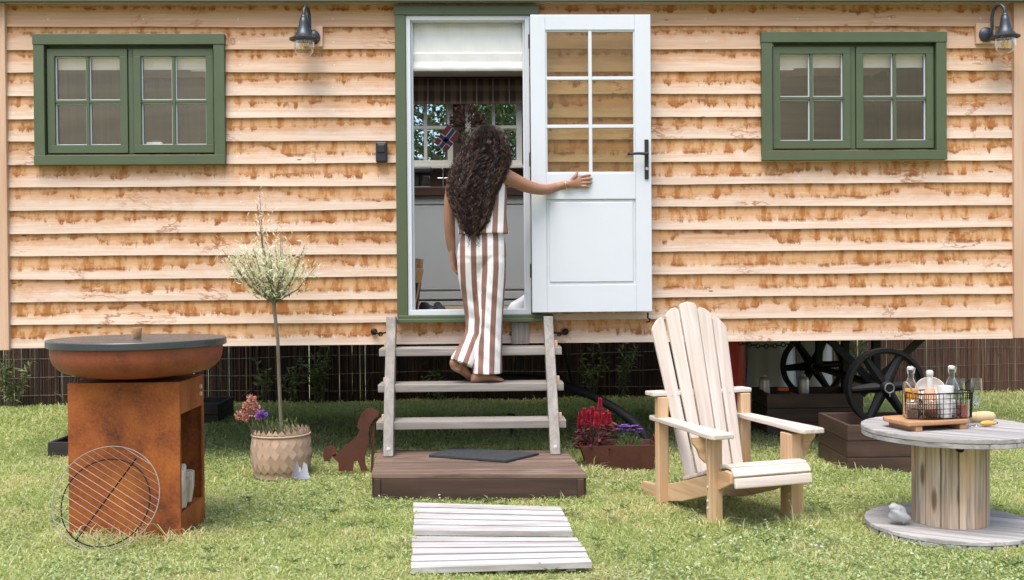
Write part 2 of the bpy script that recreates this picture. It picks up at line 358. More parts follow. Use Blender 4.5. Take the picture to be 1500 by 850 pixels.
def link(name, me, parent=None, bevel=0):
    o = bpy.data.objects.new(name, me); col.objects.link(o)
    if parent: o.parent = parent; o.matrix_parent_inverse = Matrix.Translation(-wloc(parent))
    if bevel:
        b = o.modifiers.new('bevel', 'BEVEL'); b.width = bevel; b.segments = 2; b.limit_method = 'ANGLE'; b.angle_limit = R(40); b.harden_normals = False
    return o
WL = {}
def wloc(o):
    v = WL.get(o.name, Vector((0, 0, 0))); return v
def thing(name, label, cat, loc, group=None):
    o = bpy.data.objects.new(name, None); col.objects.link(o); o.location = loc; o.empty_display_size = .1; WL[o.name] = Vector(loc)
    o['label'] = label; o['category'] = cat
    if group: o['group'] = group
    return o
def tag(o, label, cat, group=None):
    o['label'] = label; o['category'] = cat
    if group: o['group'] = group
    return o
def struct(o, kind='structure'): o['kind'] = kind; return o
def rotm(x): return Matrix.Rotation(x[1], 3, x[0])
def dup_tree(root, delta, label, group):
    """copy of a thing with copies of its parts and their sub-parts, moved by delta"""
    r = root.copy(); col.objects.link(r); r.location = Vector(root.location)+Vector(delta); r['label'] = label
    if group: r['group'] = group
    for ch in list(root.children):
        c = ch.copy(); col.objects.link(c); c.parent = r
        for g_ in list(ch.children):
            d = g_.copy(); col.objects.link(d); d.parent = c
    return r
# ------------------------------------------------------------------ world and light
w = bpy.data.worlds.new('World'); sc.world = w; w.use_nodes = True; nt = w.node_tree
SUN_EL, SUN_AZ = R(66), R(180+25)           # behind the camera and a little to the left
sky = nt.nodes.new('ShaderNodeTexSky'); sky.sky_type = 'NISHITA'; sky.sun_disc = False
sky.sun_elevation = SUN_EL; sky.sun_rotation = SUN_AZ; sky.air_density = 1.0; sky.dust_density = 3.0; sky.ozone_density = 1.0
bg = nt.nodes['Background']; bg.inputs[1].default_value = .15; nt.links.new(sky.outputs[0], bg.inputs[0])
sl = bpy.data.lights.new('sun', 'SUN'); sl.energy = 1.5; sl.angle = R(38); sl.color = (1, .95, .88)
so = bpy.data.objects.new('sun', sl); col.objects.link(so)
sd = Vector((math.sin(SUN_AZ)*math.cos(SUN_EL), math.cos(SUN_AZ)*math.cos(SUN_EL), math.sin(SUN_EL)))
so.rotation_euler = sd.to_track_quat('Z', 'Y').to_euler(); so.location = (0, -5, 12)
vs_ = sc.view_settings; vs_.view_transform = 'Standard'; vs_.look = 'None'; vs_.gamma = 1; vs_.use_curve_mapping = False; vs_.exposure = 1.15

# ------------------------------------------------------------------ ground
def gz(x, y): return .012*math.sin(1.7*x+.6)*math.cos(1.3*y) + .008*math.sin(3.9*x+1.1*y)
def hill(x, y):
    z = 0
    if y < -22: q = -22-y; z += .40*q*min(1, q/25) + 1.5*math.sin(x*.05)*min(1, q/20)
    if y > 16: z += (y-16)*.05
    return min(z, 48) + (gz(x, y) if abs(x) < 12 and abs(y) < 12 else 0)
def axis(): 
    a = [-400, -250, -150, -100, -70, -50, -40, -32, -26, -22, -18, -14, -12]
    return a + [i*.5 for i in range(-20, 21)] + [-q for q in a[::-1]]
xs = axis(); ys = axis(); nX = len(xs); nY = len(ys)
b = MB(); b.raw([(x, y, hill(x, y)) for y in ys for x in xs], [(j*nX+i, j*nX+i+1, (j+1)*nX+i+1, (j+1)*nX+i) for j in range(nY-1) for i in range(nX-1)], off=False)
struct(b.build('ground', 'turf', smooth=60))

# ------------------------------------------------------------------ the hut
HUTB = Vector((.22, 1.15, 0))
hut = thing('timber_hut', 'long cabin on iron wheels clad in stained larch weatherboards', 'cabin', HUTB)
S = .14801524; Z0 = 2.849604; XL, XR = -3.0683, 3.5048
def lz(k): return Z0 - S*k
DEP = 2.35
dX0, dX1 = at(597, 240, 0).x, at(776, 240, 0).x
dZ0, dZ1 = at(690, 456, 0).z, at(690, 26, 0).z
WIN = []
for (x0, x1, y0, y1) in ((64, 315, 65, 226), (1132, 1372, 62, 219)):
    A = at(x0, y0, -.01); B_ = at(x1, y1, -.01); WIN.append((A.x, B_.x, B_.z, A.z))
OPEN = [(dX0-.03, dX1+.03, dZ0-.03, dZ1+.03)] + [(a, b_, c, d) for (a, b_, c, d) in WIN]
vs = []; fs = []; gs = []; rs = []
bx = sorted(set([XL+i*(XR-XL)/220 for i in range(221)] + [q for o in OPEN for q in o[:2]]))
def wav(k, x):
    q = .0025*math.sin(x*1.3+k*2.4)+.0012*math.sin(x*5.3+k*5.1)+.0005*math.sin(x*17+k*3)
    if k == 8: q += -.010*math.exp(-((x+1.4)/.5)**2)
    if k == 14: q *= .3
    return q
for j in range(0, 15):                       # board j ends at line j; its sheltered top tucks under line j-1
    zt0 = lz(j-1) + .012 if j else lz(-1)-.005
    k_ = rng.uniform(0, 100)
    for i in range(len(bx)-1):
        xa, xb = bx[i], bx[i+1]; xm = (xa+xb)/2
        iv = [(lz(j), zt0)]
        for (ox0, ox1, oz0, oz1) in OPEN:
            if ox0 < xm < ox1:
                nv = []
                for (a, c) in iv:
                    if oz0 > a: nv.append((a, min(c, oz0)))
                    if oz1 < c: nv.append((max(a, oz1), c))
                iv = [q for q in nv if q[1]-q[0] > 1e-3]
        for (a, c) in iv:
            o = len(vs); low = abs(a-lz(j)) < 1e-6
            for x in (xa, xb):
                za = a + (wav(j, x) if low else 0)
                for z in (za, c):
                    t = (zt0-z)/(zt0-lz(j)); y = -.012 - .017*t
                    vs.append((x, y, z)); gs.append((x, (lz(j-1)-z)/S, j)); rs.append(0)
                vs.append((x, -.010, za+.001)); gs.append((x, 1.02, j)); rs.append(0)
            fs.append((o, o+3, o+4, o+1))
            if low: fs.append((o, o+2, o+5, o+3))
cl = MB(); cl.v = vs; cl.f = fs; cl.g = gs; cl.r = rs
cl.build('weatherboards', 'clad', hut)
# wall core, floor, ceiling, roof
def holes_wall(mb, y0, y1, x0, x1, z0, z1, ops):
    ops = sorted(ops); x = x0
    for (a, b_, c, d) in ops:
        mb.span(x, a, y0, y1, z0, z1)
        if c > z0: mb.span(a, b_, y0, y1, z0, c)
        if d < z1: mb.span(a, b_, y0, y1, d, z1)
        x = b_
    mb.span(x, x1, y0, y1, z0, z1)
ZF = dZ0 - .012; ZB = lz(14)+.01; ZT = 3.02
b = MB(); holes_wall(b, -.005, .075, XL-.02, XR+.02, ZB, ZT, OPEN); b.build('front_wall', 'lining', hut)
# back wall with two casements seen through the doorway
BY = DEP
bw = []
for (x0, x1) in ((541, 664), (681, 765)):
    A = at(x0, 120, BY-.02); B_ = at(x1, 243, BY-.02); bw.append((A.x, B_.x, B_.z, A.z))
others = [(-2.6, -1.9, 1.75, 2.65), (1.5, 2.7, 1.75, 2.65)]
b = MB(); holes_wall(b, BY, BY+.08, XL-.02, XR+.02, ZB, ZT, bw); b.build('back_wall', 'brownwall', hut)
for xx, s_ in ((XL-.02, -1), (XR+.02, 1)):
    b = MB(); x0, x1 = (xx-.08, xx) if s_ < 0 else (xx, xx+.08)
    for (a, c, z0, z1) in ((-.005, .35, ZB, ZT), (BY-.35, BY+.08, ZB, ZT), (.35, BY-.35, ZB, ZT)): b.span(x0, x1, a, c, z0, z1)
    b.build('end_wall', 'brownwall', hut)
b = MB()
for i in range(17): b.span(XL, XR, .076+i*.134, .076+i*.134+.131, ZF-.03, ZF)
b.build('floor', 'floor', hut)
b = MB(); b.span(XL-.02, XR+.02, -.005, BY+.08, ZB-.005, ZF-.032); b.build('chassis', 'black', hut)
b = MB(); SK = (-2.5, 2.7, .22, 2.1)  # extent of the unseen skylight opening, added to let daylight inside
for q in ((XL, SK[0], .076, BY-.001), (SK[1], XR, .076, BY-.001), (SK[0], SK[1], .076, SK[2]), (SK[0], SK[1], SK[3], BY-.001)): b.span(*q, ZT-.02, ZT+.02)
b.build('ceiling', 'lining', hut)
b = MB(); n = 14; pr = []
for i in range(n+1):
    t = i/n; pr.append((-.12+t*(BY+.50), 3.07+.55*math.sin(math.pi*t)))
pr += [(y, z+.03) for (y, z) in pr[::-1]]
b.prism(pr, (XL-.35, 0, 0), (0, 1, 0), (0, 0, 1), SK[0]-XL+.35); b.prism(pr, (SK[1], 0, 0), (0, 1, 0), (0, 0, 1), XR+.35-SK[1])
h_ = len(pr)//2
for (i0, i1) in ((0, 2), (12, h_-1)): b.prism(pr[i0:i1+1]+pr[len(pr)-1-i1:len(pr)-i0], (SK[0], 0, 0), (0, 1, 0), (0, 0, 1), SK[1]-SK[0])
b.build('roof', 'roof', hut, recalc=True)
b = MB(); b.prism(pr[2:13]+pr[len(pr)-13:len(pr)-2], (SK[0]+.002, 0, 0), (0, 1, 0), (0, 0, 1), SK[1]-SK[0]-.004); b.build('added_skylight', 'bglass', hut, recalc=True)  # unseen glazing over the added opening that brightens the interior
b = MB(); b.span(XL-.14, XR+.14, -.12, -.095, 2.988, 3.11); b.span(XL-.14, XR+.14, -.095, -.04, 3.05, 3.065); b.build('eaves_board', 'roof', hut)
b = MB(); b.span(XL-.11, XR+.11, -.042, -.005, 2.998, 3.045); b.span(XL-.11, XR+.11, -.05, -.006, 3.01, 3.03); b.build('head_trim', 'trim', hut, bevel=.002)
for s_ in (-1, 1):
    b = MB(); x = XL if s_ < 0 else XR
    b.span(*( (x-.125, x) if s_ < 0 else (x, x+.125)), -.052, -.004, lz(14)-.012 if s_ < 0 else lz(14)+.004, 3.0); b.build('corner_post', 'trim', hut, bevel=.003)
# windows
for wi, (x0, x1, z0, z1) in enumerate(WIN):
    c0, c1 = ((48, 330, 50, 241) if wi == 0 else (1116, 1387, 47, 234)), None
    A = at(c0[0], c0[2], -.06); B_ = at(c0[1], c0[3], -.06)
    ox0, ox1, oz0, oz1 = A.x, B_.x, B_.z, A.z; t = .068
    b = MB()
    b.span(ox0-.003, ox1+.003, -.066, -.004, oz1-t, oz1); b.span(ox0, ox1, -.070, -.004, oz0, oz0+t-.006)
    b.span(ox0, ox0+t, -.062, -.004, oz0+t-.006, oz1-t); b.span(ox1-t, ox1, -.062, -.004, oz0+t-.006, oz1-t)
    b.span(ox0+t-.01, ox1-t+.01, -.004, .07, oz1-t-.02, oz1-t+.03); b.span(ox0+t-.01, ox1-t+.01, -.004, .07, oz0+t-.03, oz0+t+.008)
    b.span(ox0+t-.03, ox0+t+.006, -.003, .07, oz0+t+.008, oz1-t-.02); b.span(ox1-t-.006, ox1-t+.03, -.003, .07, oz0+t+.008, oz1-t-.02)
    xm = (ox0+ox1)/2; b.span(xm-.016, xm+.016, -.030, .06, oz0+t+.008, oz1-t-.02)
    f = b.build('window', 'green', hut, bevel=.0025)
    for (sx0, sx1) in ((ox0+t+.009, xm-.019), (xm+.019, ox1-t-.009)):
        b = MB(); e = .048; s0, s1 = oz0+t+.011, oz1-t-.023
        b.span(sx0, sx1, -.040, .02, s1-e, s1); b.span(sx0, sx1, -.040, .02, s0, s0+e+.006)
        b.span(sx0, sx0+e, -.0398, .0198, s0+e+.006, s1-e); b.span(sx1-e, sx1, -.0398, .0198, s0+e+.006, s1-e)
        sm = (sx0+sx1)/2; zm = (s0+s1)/2-.002
        b.span(sm-.010, sm+.010, -.034, .014, s0+e+.006, s1-e); b.span(sx0+e, sm-.010, -.033, .013, zm-.010, zm+.010); b.span(sm+.010, sx1-e, -.033, .013, zm-.010, zm+.010)
        b.build('sash', 'green', f, bevel=.0025)
        b = MB()                               # pale glazing beads inside the sash
        for (a, c) in ((sx0+e, sm-.010), (sm+.010, sx1-e)):
            for (d, q) in ((s0+e+.006, zm-.010), (zm+.010, s1-e)):
                b.span(a, a+.006, -.018, -.0085, d, q); b.span(c-.006, c, -.018, -.0085, d, q); b.span(a+.006, c-.006, -.018, -.0085, d, d+.006); b.span(a+.006, c-.006, -.018, -.0085, q-.006, q)
        b.build('glazing_bead', 'white', f)
        b = MB(); b.span(sx0+e-.01, sx1-e+.01, -.008, -.004, s0+e-.004, s1-e+.01); b.build('pane', 'glass', f)
    WIN[wi] = (ox0+t, ox1-t, oz0+t, oz1-t)
for wi, (x0, x1, z0, z1) in enumerate(WIN):
    b = MB(); zb = at(100 if wi == 0 else 1150, 103 if wi == 0 else 100, .03).z
    n = 24
    b.loft([[Vector((x0+.02, .024, z)), Vector((x1-.02, .024, z)), Vector((x1-.02, .029, z)), Vector((x0+.02, .029, z))] for z in (zb, (zb+z1)/2, z1-.03)])
    b.box(((x0+x1)/2, .027, zb+.008), (x1-x0-.04, .012, .016))
    o = b.build('roller_blind', 'blind'); tag(o, ['white blind drawn a little way down inside the window left of the door', 'white blind drawn a little way down inside the window right of the door'][wi], 'blind', 'window blinds')
p = at(226, 207, .03); b = MB(); b.box((p.x, p.y+.01, WIN[0][2]+.052), (.10, .03, .075)); o = b.build('card', 'paper', bevel=.003)
b = MB(); b.box((p.x+.012, p.y+.01, WIN[0][2]+.052+.0375+.008), (.06, .022, .016)); b.build('card_top', 'plate', o); tag(o, 'small white card standing inside the window on the left', 'card')
# back casements with painted frames
for (x0, x1, z0, z1) in bw:
    b = MB(); t = .05; y0, y1 = BY-.02, BY+.06
    b.span(x0, x1, y0, y1, z0, z0+t); b.span(x0, x1, y0, y1, z1-t, z1); b.span(x0, x0+t, y0, y1, z0+t, z1-t); b.span(x1-t, x1, y0, y1, z0+t, z1-t)
    zm = at(640, 187, BY).z; b.span(x0+t, x1-t, y0+.01, y1-.01, zm-.014, zm+.014)
    nb = 2 if x1-x0 < .62 else 3
    for i in range(1, nb):
        xx = x0+(x1-x0)*i/nb; b.span(xx-.014, xx+.014, y0+.009, y1-.009, z0+t, zm-.014); b.span(xx-.014, xx+.014, y0+.009, y1-.009, zm+.014, z1-t)
    f = b.build('window', 'cream', hut, bevel=.003)
    b = MB(); b.span(x0+t, x1-t, BY+.02, BY+.024, z0+t, z1-t); b.build('pane', 'bglass', f)
b = MB(); b.span(bw[0][0]-.1, bw[1][1]+.1, BY-.10, BY-.021, bw[0][2]-.03, bw[0][2]-.002); b.build('window_ledge', 'cream', hut, bevel=.003)
# door casing
E_ = at(580, 240, -.06).x; T_ = at(690, 9, -.06).z; b = MB()
F1 = at(789, 9, -.06).x
b.span(E_, dX0-.002, -.066, -.004, dZ0-.06, T_-.058); b.span(E_-.004, F1, -.070, -.004, T_-.058, T_+.002)
b.span(dX1+.004, dX1+.045, -.050, -.004, dZ0-.06, T_-.058)
b.build('door_casing', 'green', hut, bevel=.003)
b = MB(); b.span(E_+.01, dX1+.14, -.085, .0, dZ0-.062, dZ0-.022); b.span(E_-.002, dX1+.15, -.10, -.05, dZ0-.07, dZ0-.045); b.build('door_sill', 'green', hut, bevel=.004)
b = MB(); t = .028
b.span(dX0, dX0+t, -.052, .075, dZ0, dZ1); b.span(dX1-t, dX1, -.052, .075, dZ0, dZ1); b.span(dX0+t, dX1-t, -.052, .075, dZ1-t, dZ1); b.span(dX0, dX1, -.054, .075, dZ0-.022, dZ0+.012)
b.span(dX0+t, dX0+t+.014, -.01, .02, dZ0+.012, dZ1-t); b.span(dX1-t-.014, dX1-t, -.01, .02, dZ0+.012, dZ1-t)
b.build('door_lining', 'white', hut, bevel=.002)
# the open door, folded back flat against the boards
DY0, DY1 = -.150, -.106
P0 = at(776.5, 21.5, DY0); P1 = at(955.5, 456.5, DY0); px0, px1, pz0, pz1 = P0.x, P1.x, P1.z, P0.z
def dx(px): return at(px, 240, DY0).x
def dz(py): return at(865, py, DY0).z
gx0, gx1, gz0, gz1 = dx(800), dx(931), dz(254), dz(44)
b = MB(); b.span(px0, gx0, DY0, DY1, pz0, pz1); b.span(gx1, px1, DY0, DY1, pz0, pz1); b.span(gx0, gx1, DY0, DY1, gz1, pz1)
q0, q1 = dz(417), dz(292); b.span(gx0, gx1, DY0, DY1, q1, gz0); b.span(gx0, gx1, DY0, DY1, pz0, q0)
b.span(gx0, gx1, DY0+.012, DY1-.012, q0, q1)
b.span(gx0+.018, gx1-.018, DY0+.004, DY0+.013, q0+.018, q1-.018)
door = b.build('door', 'white', hut, bevel=.0035)
b = MB(); gm = (gx0+gx1)/2; wb = .011
b.span(gm-wb, gm+wb, DY0+.004, DY1-.004, gz0, gz1)
for py in (114.5, 185): z = dz(py); b.span(gx0, gm-wb, DY0+.005, DY1-.005, z-wb, z+wb); b.span(gm+wb, gx1, DY0+.005, DY1-.005, z-wb, z+wb)
for (a, c) in ((gx0, gx0+.010), (gx1-.010, gx1)): b.span(a, c, DY0+.006, DY1-.006, gz0+.010, gz1-.010)
b.span(gx0, gx1, DY0+.006, DY1-.006, gz0, gz0+.010); b.span(gx0, gx1, DY0+.006, DY1-.006, gz1-.010, gz1)
b.build('glazing_bar', 'white', door, bevel=.003)
b = MB(); b.span(gx0+.004, gx1-.004, -.130, -.126, gz0+.004, gz1-.004); b.build('pane', 'dglass', door)
hx = dx(947); b = MB(); b.span(hx-.013, hx+.013, DY0-.010, DY0, dz(263), dz(205)); hz = dz(227)
b.tube([(hx, DY0-.005, hz), (hx, DY0-.045, hz)], .010, 10); b.tube([(hx+.005, DY0-.045, hz), (hx-.06, DY0-.048, hz+.002), (hx-.115, DY0-.046, hz)], [.010, .009, .008], 10); b.tube([(hx-.115, DY0-.046, hz), (hx-.125, DY0-.040, hz)], .011, 10)
hd = b.build('door_handle', 'plast', door, smooth=40, bevel=.002)
b = MB(); b.tube([(hx, DY0-.0105, dz(248)), (hx, DY0-.018, dz(248))], .010, 14); b.build('keyhole', 'chrome', hd, smooth=40)
for py in (58, 232, 396):
    b = MB(); z = dz(py); b.tube([(px0-.004, -.100, z-.045), (px0-.004, -.100, z+.045)], .007, 10); b.span(px0-.004, px0+.02, -.1055, -.102, z-.04, z+.04); b.build('hinge', 'plast', door, smooth=40)
b = MB(); q = at(949, 458, -.128); b.tube([q, q-Vector((0, 0, .035)), q+Vector((.012, 0, -.042)), q+Vector((.012, 0, -.058)), q+Vector((-.012, -.004, -.062))], .006, 8); b.build('door_hook', 'black', door, smooth=50)
# patch and batten below the doorway
bt = at(762, 488, -.05); b = MB(); b.span(bt.x-.055, bt.x+.055, -.062, -.012, lz(14)-.004, dZ0-.072); b.build('batten', 'step', hut, bevel=.003)
# hooks beside the steps
for (xp, xd) in ((548, 566), (828, 811)):
    b = MB(); p = at(xp, 486, -.035); m = Matrix.Rotation(R(90), 3, 'X'); b.lathe([(.022, 0), (.022, .006), (.012, .012), (.008, .02)], p+Vector((0, 0, 0)), 16, m)
    e = at(xd, 487, -.10); b.tube([p+Vector((0, -.018, 0)), p.lerp(e, .5)+Vector((0, -.02, -.012)), e], .006, 8); b.ring(p.lerp(e, .55)+Vector((0, -.02, -.012)), .012, .004, Matrix.Rotation(R(90), 3, 'X'), 14, 6)
    b.build('stair_hook', 'black', hut, smooth=40)
# running gear
AX = at(1296, 567, -.13)
def wheel(c, R0):
    b = MB(); m = Matrix.Rotation(R(90), 3, 'X')
    prof = [(R0-.022, -.035), (R0, -.035), (R0, .035), (R0-.022, .035), (R0-.022, .012), (R0-.036, .010), (R0-.036, -.010), (R0-.022, -.012)]
    b.lathe(prof+prof[:1], c, 56, m, caps=False)
    b.lathe([(.0, -.075), (.035, -.075), (.04, -.06), (.045, .055), (.03, .075), (0, .075)], c, 24, m, caps=False)
    for i in range(6):
        a = R(4+60*i); d = Vector((math.cos(a), 0, math.sin(a))); t = Vector((-math.sin(a), 0, math.cos(a)))
        rings = []
        for (r_, w_, e_) in ((.035, .036, .022), (.12, .029, .017), (R0-.03, .023, .014)):
            rings.append([c+d*r_+t*w_+Vector((0, -.006, 0)), c+d*r_+t*.007+Vector((0, -e_-.012, 0)), c+d*r_-t*.007+Vector((0, -e_-.012, 0)), c+d*r_-t*w_+Vector((0, -.006, 0)), c+d*r_-t*w_+Vector((0, .012, 0)), c+d*r_+t*w_+Vector((0, .012, 0))])
        b.loft(rings)
    wo = b.build('wheel', 'black', hut, smooth=35, recalc=True)
    b = MB(); b.ring(c+Vector((0, -.078, 0)), .030, .0045, m, 24, 6); b.tube([c+Vector((.0, -.08, -.03)), c+Vector((0, -.085, -.055))], .003, 6); b.build('hub_cap', 'hub', wo, smooth=50); return wo
wheel(AX, .254)
AX2 = Vector((at(1190, 537, 1.45).x, 1.45, AX.z)); wheel(AX2, .254)
AX3 = Vector((-2.2, 0, 0))
b = MB(); b.tube([AX+Vector((0, .0, 0)), AX2], .026, 12); b.build('axle', 'black', hut, smooth=40)
b = MB(); q = AX.copy()
for (pa, pb, Y) in (((1212, 494), (1290, 572), .12), ((1352, 494), (1262, 578), .14), ((1283, 494), (1283, 566), .10)):
    b = MB(); b.beam(at(*pa, Y), at(*pb, Y), .05, .012 if Y != .10 else .05, up=(0, 1, 0)); b.build('axle_brace', 'black', hut, bevel=.003)
for (pa, pb, Y) in (((1200, 494), (1199, 545), 1.30), ((1238, 494), (1238, 585), 1.0)):
    b = MB(); b.beam(at(*pa, Y), at(*pb, Y), .05, .05, up=(0, 1, 0)); b.build('axle_brace', 'black', hut, bevel=.003)
b = MB(); a0 = at(1085, 503, .2); a1 = at(1160, 503, .2); n = 13
for i in range(n):
    t = i/(n-1); c = a0.lerp(a1, t)+Vector((0, 0, -.02*math.sin(math.pi*t))); m = Matrix.Rotation(R(90), 3, 'X') @ Matrix.Rotation(R(90*(i % 2)), 3, 'X')
    b.ring(c, .014, .0045, m, 12, 6)
b.build('chain', 'black', hut, smooth=50)
b = MB(); b.beam(at(824, 505, .3), at(838, 560, .4), .02, .008); b.build('tie_rod', 'black', hut)

# lamps and key safe on the boards
def lamp(px, py, ang, label):
    pw = at(px, py, -.03); c = Vector((pw.x, -.03, pw.z))            # middle of the round back plate
    t = thing('wall_lamp', label, 'lamp', c, 'lamps on the weatherboards')
    b = MB(); b.box(c+Vector((0, -.004, .008)), (.125, .03, .135)); b.build('mounting_block', 'trim', t, bevel=.003)
    m = Matrix.Rotation(R(90), 3, 'X'); b = MB(); b.lathe([(.048, .018), (.048, .028), (.034, .042), (.0, .046)], c, 28, m); b.build('back_plate', 'lampmetal', t, smooth=40)
    d = Vector((math.sin(ang), -math.cos(ang), 0)); pts = []
    for (o, z) in ((.045, .0), (.058, .03), (.058, .10), (.066, .145), (.092, .172), (.122, .172), (.146, .145), (.152, .11), (.152, .07)): pts.append(c+d*o+Vector((0, 0, z)))
    b = MB(); b.tube(pts, .0105, 12); b.build('swan_neck', 'lampmetal', t, smooth=60)
    s = c+d*.152
    b = MB(); b.lathe([(.0, .112), (.017, .11), (.019, .10), (.022, .098), (.022, .088), (.026, .084), (.029, .06), (.035, .03), (.044, .005), (.057, -.018), (.076, -.034), (.092, -.042), (.092, -.047), (.074, -.040), (.05, -.030), (.02, -.02)], s, 36); b.build('shade', 'lampmetal', t, smooth=50)
    b = MB(); b.lathe([(.058, -.036), (.064, -.06), (.064, -.10), (.057, -.125), (.034, -.146), (.001, -.153)], s, 28, caps=False); b.build('glass_jar', 'bglass', t, smooth=60)
    b = MB(); b.lathe([(.014, -.03), (.026, -.045), (.031, -.07), (.030, -.085), (.018, -.108), (.001, -.115)], s, 20, caps=False); bl = b.build('bulb', 'bulb', t, smooth=60)
    b = MB()
    for i in range(5):
        a = i*1.257; b.tube([s+Vector((.016*math.cos(a), .016*math.sin(a), -.05)), s+Vector((.016*math.cos(a+.6), .016*math.sin(a+.6), -.095))], .0014, 5)
    b.build('filament', 'fil', bl)
lamp(459, 56, R(-13), 'black swan neck lamp with glass jar between the left window and doorway')
lamp(1442, 52, R(26), 'black swan neck lamp with glass jar by the right corner of the cabin')
p = at(559.5, 224, -.03); c = Vector((p.x, -.05, p.z)); ks = thing('key_safe', 'small black key safe box on the boards left of the doorway', 'key safe', c)
b = MB(); b.box(c, (.075, .042, .135)); b.build('case', 'plast', ks, bevel=.012); b = MB(); b.box(c+Vector((0, -.022, .022)), (.05, .012, .055)); b.build('cover', 'plast', ks, bevel=.006)

# ------------------------------------------------------------------ inside the hut
zb = at(685, 106, .04).z; b = MB(); xa, xb_ = dX0+.03, dX1-.03; rings = []
prof = [(dZ1-.03, .030), (dZ1-.10, .028), (at(685, 82, .03).z+.02, .022), (at(685, 80, .03).z, .005), (at(685, 78, .03).z-.012, .004), (at(685, 82, .03).z-.03, .022), (zb+.05, .016), (zb+.03, .006), (zb, .002)]
nx = 30
front = [[Vector((xa+(xb_-xa)*i/nx, y+.004*math.sin(i*.9+z*20), z)) for i in range(nx+1)] for (z, y) in prof]
for q in front: b.v += [tuple(v) for v in q]; b.g += [tuple(v) for v in q]; b.r += [0]*len(q)
b.f += [(j*(nx+1)+i, j*(nx+1)+i+1, (j+1)*(nx+1)+i+1, (j+1)*(nx+1)+i) for j in range(len(prof)-1) for i in range(nx)]
o = b.build('roman_blind', 'blind', smooth=50); so_ = o.modifiers.new('thick', 'SOLIDIFY'); so_.thickness = .004; tag(o, 'cream folded cloth blind hanging in the top of the doorway', 'blind')
b = MB(); zl = at(690, 153, BY-.1).z; x0, x1 = bw[0][0]-.05, bw[1][1]+.08
for i, (za, zc, y) in enumerate(((zl, zl+.05, BY-.115), (zl+.05, zl+.10, BY-.10), (zl+.06, 2.96, BY-.085))):
    vs8 = []; 
    b.raw([(x0, y, za), (x1, y, za), (x1, y, zc), (x0, y, zc), (x0, y+.012, za), (x1, y+.012, za), (x1, y+.012, zc), (x0, y+.012, zc)], [(0, 1, 2, 3), (5, 4, 7, 6), (4, 0, 3, 7), (1, 5, 6, 2), (3, 2, 6, 7), (4, 5, 1, 0)],
          [(x, z, 0) for (x, z) in ((x0, za), (x1, za), (x1, zc), (x0, zc))*2], off=False)
tag(b.build('plaid_blind', 'plaid'), 'brown checked blind over the back window seen through the doorway', 'blind')
# cupboards
KY = 1.72; kx0, kx1 = dX0-1.0, dX1+.9; cz = at(690, 287, KY).z; wz = at(690, 274, KY).z; kb = Vector(((kx0+kx1)/2, KY, ZF))
kt = thing('kitchen_units', 'grey painted kitchen cupboards with dark worktop seen through the doorway', 'cupboard', kb)
b = MB(); b.span(kx0, kx1, KY+.02, BY-.03, ZF+.09, cz); b.span(kx0, kx1, KY+.06, BY-.03, ZF+.002, ZF+.09)
for (ya, yb) in ((291, 299), (301, 424), (427, 438)): b.span(kx0, kx1, KY, KY+.02, at(690, yb, KY).z, at(690, ya, KY).z)
b.span(kx0, kx1, KY+.004, KY+.019, ZF+.004, at(690, 441, KY).z)
b.build('cupboard_front', 'grey', kt, bevel=.003)
b = MB(); b.span(kx0, kx1, KY-.03, BY-.03, cz+.001, wz); b.build('worktop', 'darkwood', kt, bevel=.004)
b = MB(); b.span(kx0, kx1, BY-.028, BY-.004, wz, bw[0][2]-.04); b.build('splashback', 'darkwood', kt)
p = at(649, 272, KY+.42); c = Vector((p.x, p.y, wz)); t = thing('tap', 'chrome kitchen tap with cross handle behind the worktop', 'tap', c)
b = MB(); b.tube([c, c+Vector((0, 0, .16))], .008, 8); b.tube([c+Vector((0, 0, .16)), c+Vector((0, -.03, .2)), c+Vector((0, -.10, .19))], .008, 8); b.build('spout', 'chrome', t, smooth=50)
b = MB(); b.tube([c+Vector((-.045, -.01, .115)), c+Vector((.045, -.01, .115))], .006, 8); b.build('handle', 'chrome', t, smooth=50)
p = at(616, 272, KY+.25); c = Vector((p.x, p.y, wz)); t = thing('coffee_machine', 'black rounded machine on the worktop at the left of the doorway', 'kitchen machine', c)
b = MB(); b.box(c+Vector((0, 0, .012)), (.20, .2, .024)); b.box(c+Vector((-.05, .02, .10)), (.09, .14, .152)); b.box(c+Vector((0, 0, .16)), (.2, .16, .05)); b.build('body', 'plast', t, bevel=.018)
b = MB(); b.lathe([(.03, .026), (.04, .06), (.042, .10), (.036, .115)], c+Vector((.045, -.02, 0)), 20); b.build('jug', 'bglass', t, smooth=50)
# dried bunch with a flag
c = at(682, 186, BY-.25); t = thing('dried_flower_bunch', 'dark bunch of dried flowers hanging before the back window', 'dried flowers', c)
b = MB()
for i in range(900):
    d = Vector((rng.gauss(0, 1), rng.gauss(0, .5), rng.gauss(0, .8))).normalized(); p = c+Vector((d.x*.15, d.y*.10, d.z*.17))*rng.random()**.5+Vector((.02, 0, .02))
    b.leaf(p, d+Vector((0, 0, .3)), rng.uniform(.02, .045), rng.uniform(.008, .02))
b.build('flower_heads', 'dry', t); b = MB()
for i in range(14): b.tube([c+Vector((rng.uniform(-.02, .02), 0, -.05)), c+Vector((rng.uniform(-.06, .06), rng.uniform(-.03, .03), -.27))], .003, 5)
b.build('stem', 'bark', t)
fc = at(655, 203, BY-.33); fa = R(52); ux = Vector((math.cos(fa), 0, math.sin(fa))); uz = Vector((-math.sin(fa), 0, math.cos(fa))); m = Matrix((ux, Vector((0, -1, 0)), uz)).transposed()
t = thing('flag', 'small red flag with blue and white cross in the dried flowers', 'flag', fc)
Wf, Hf = .195, .135
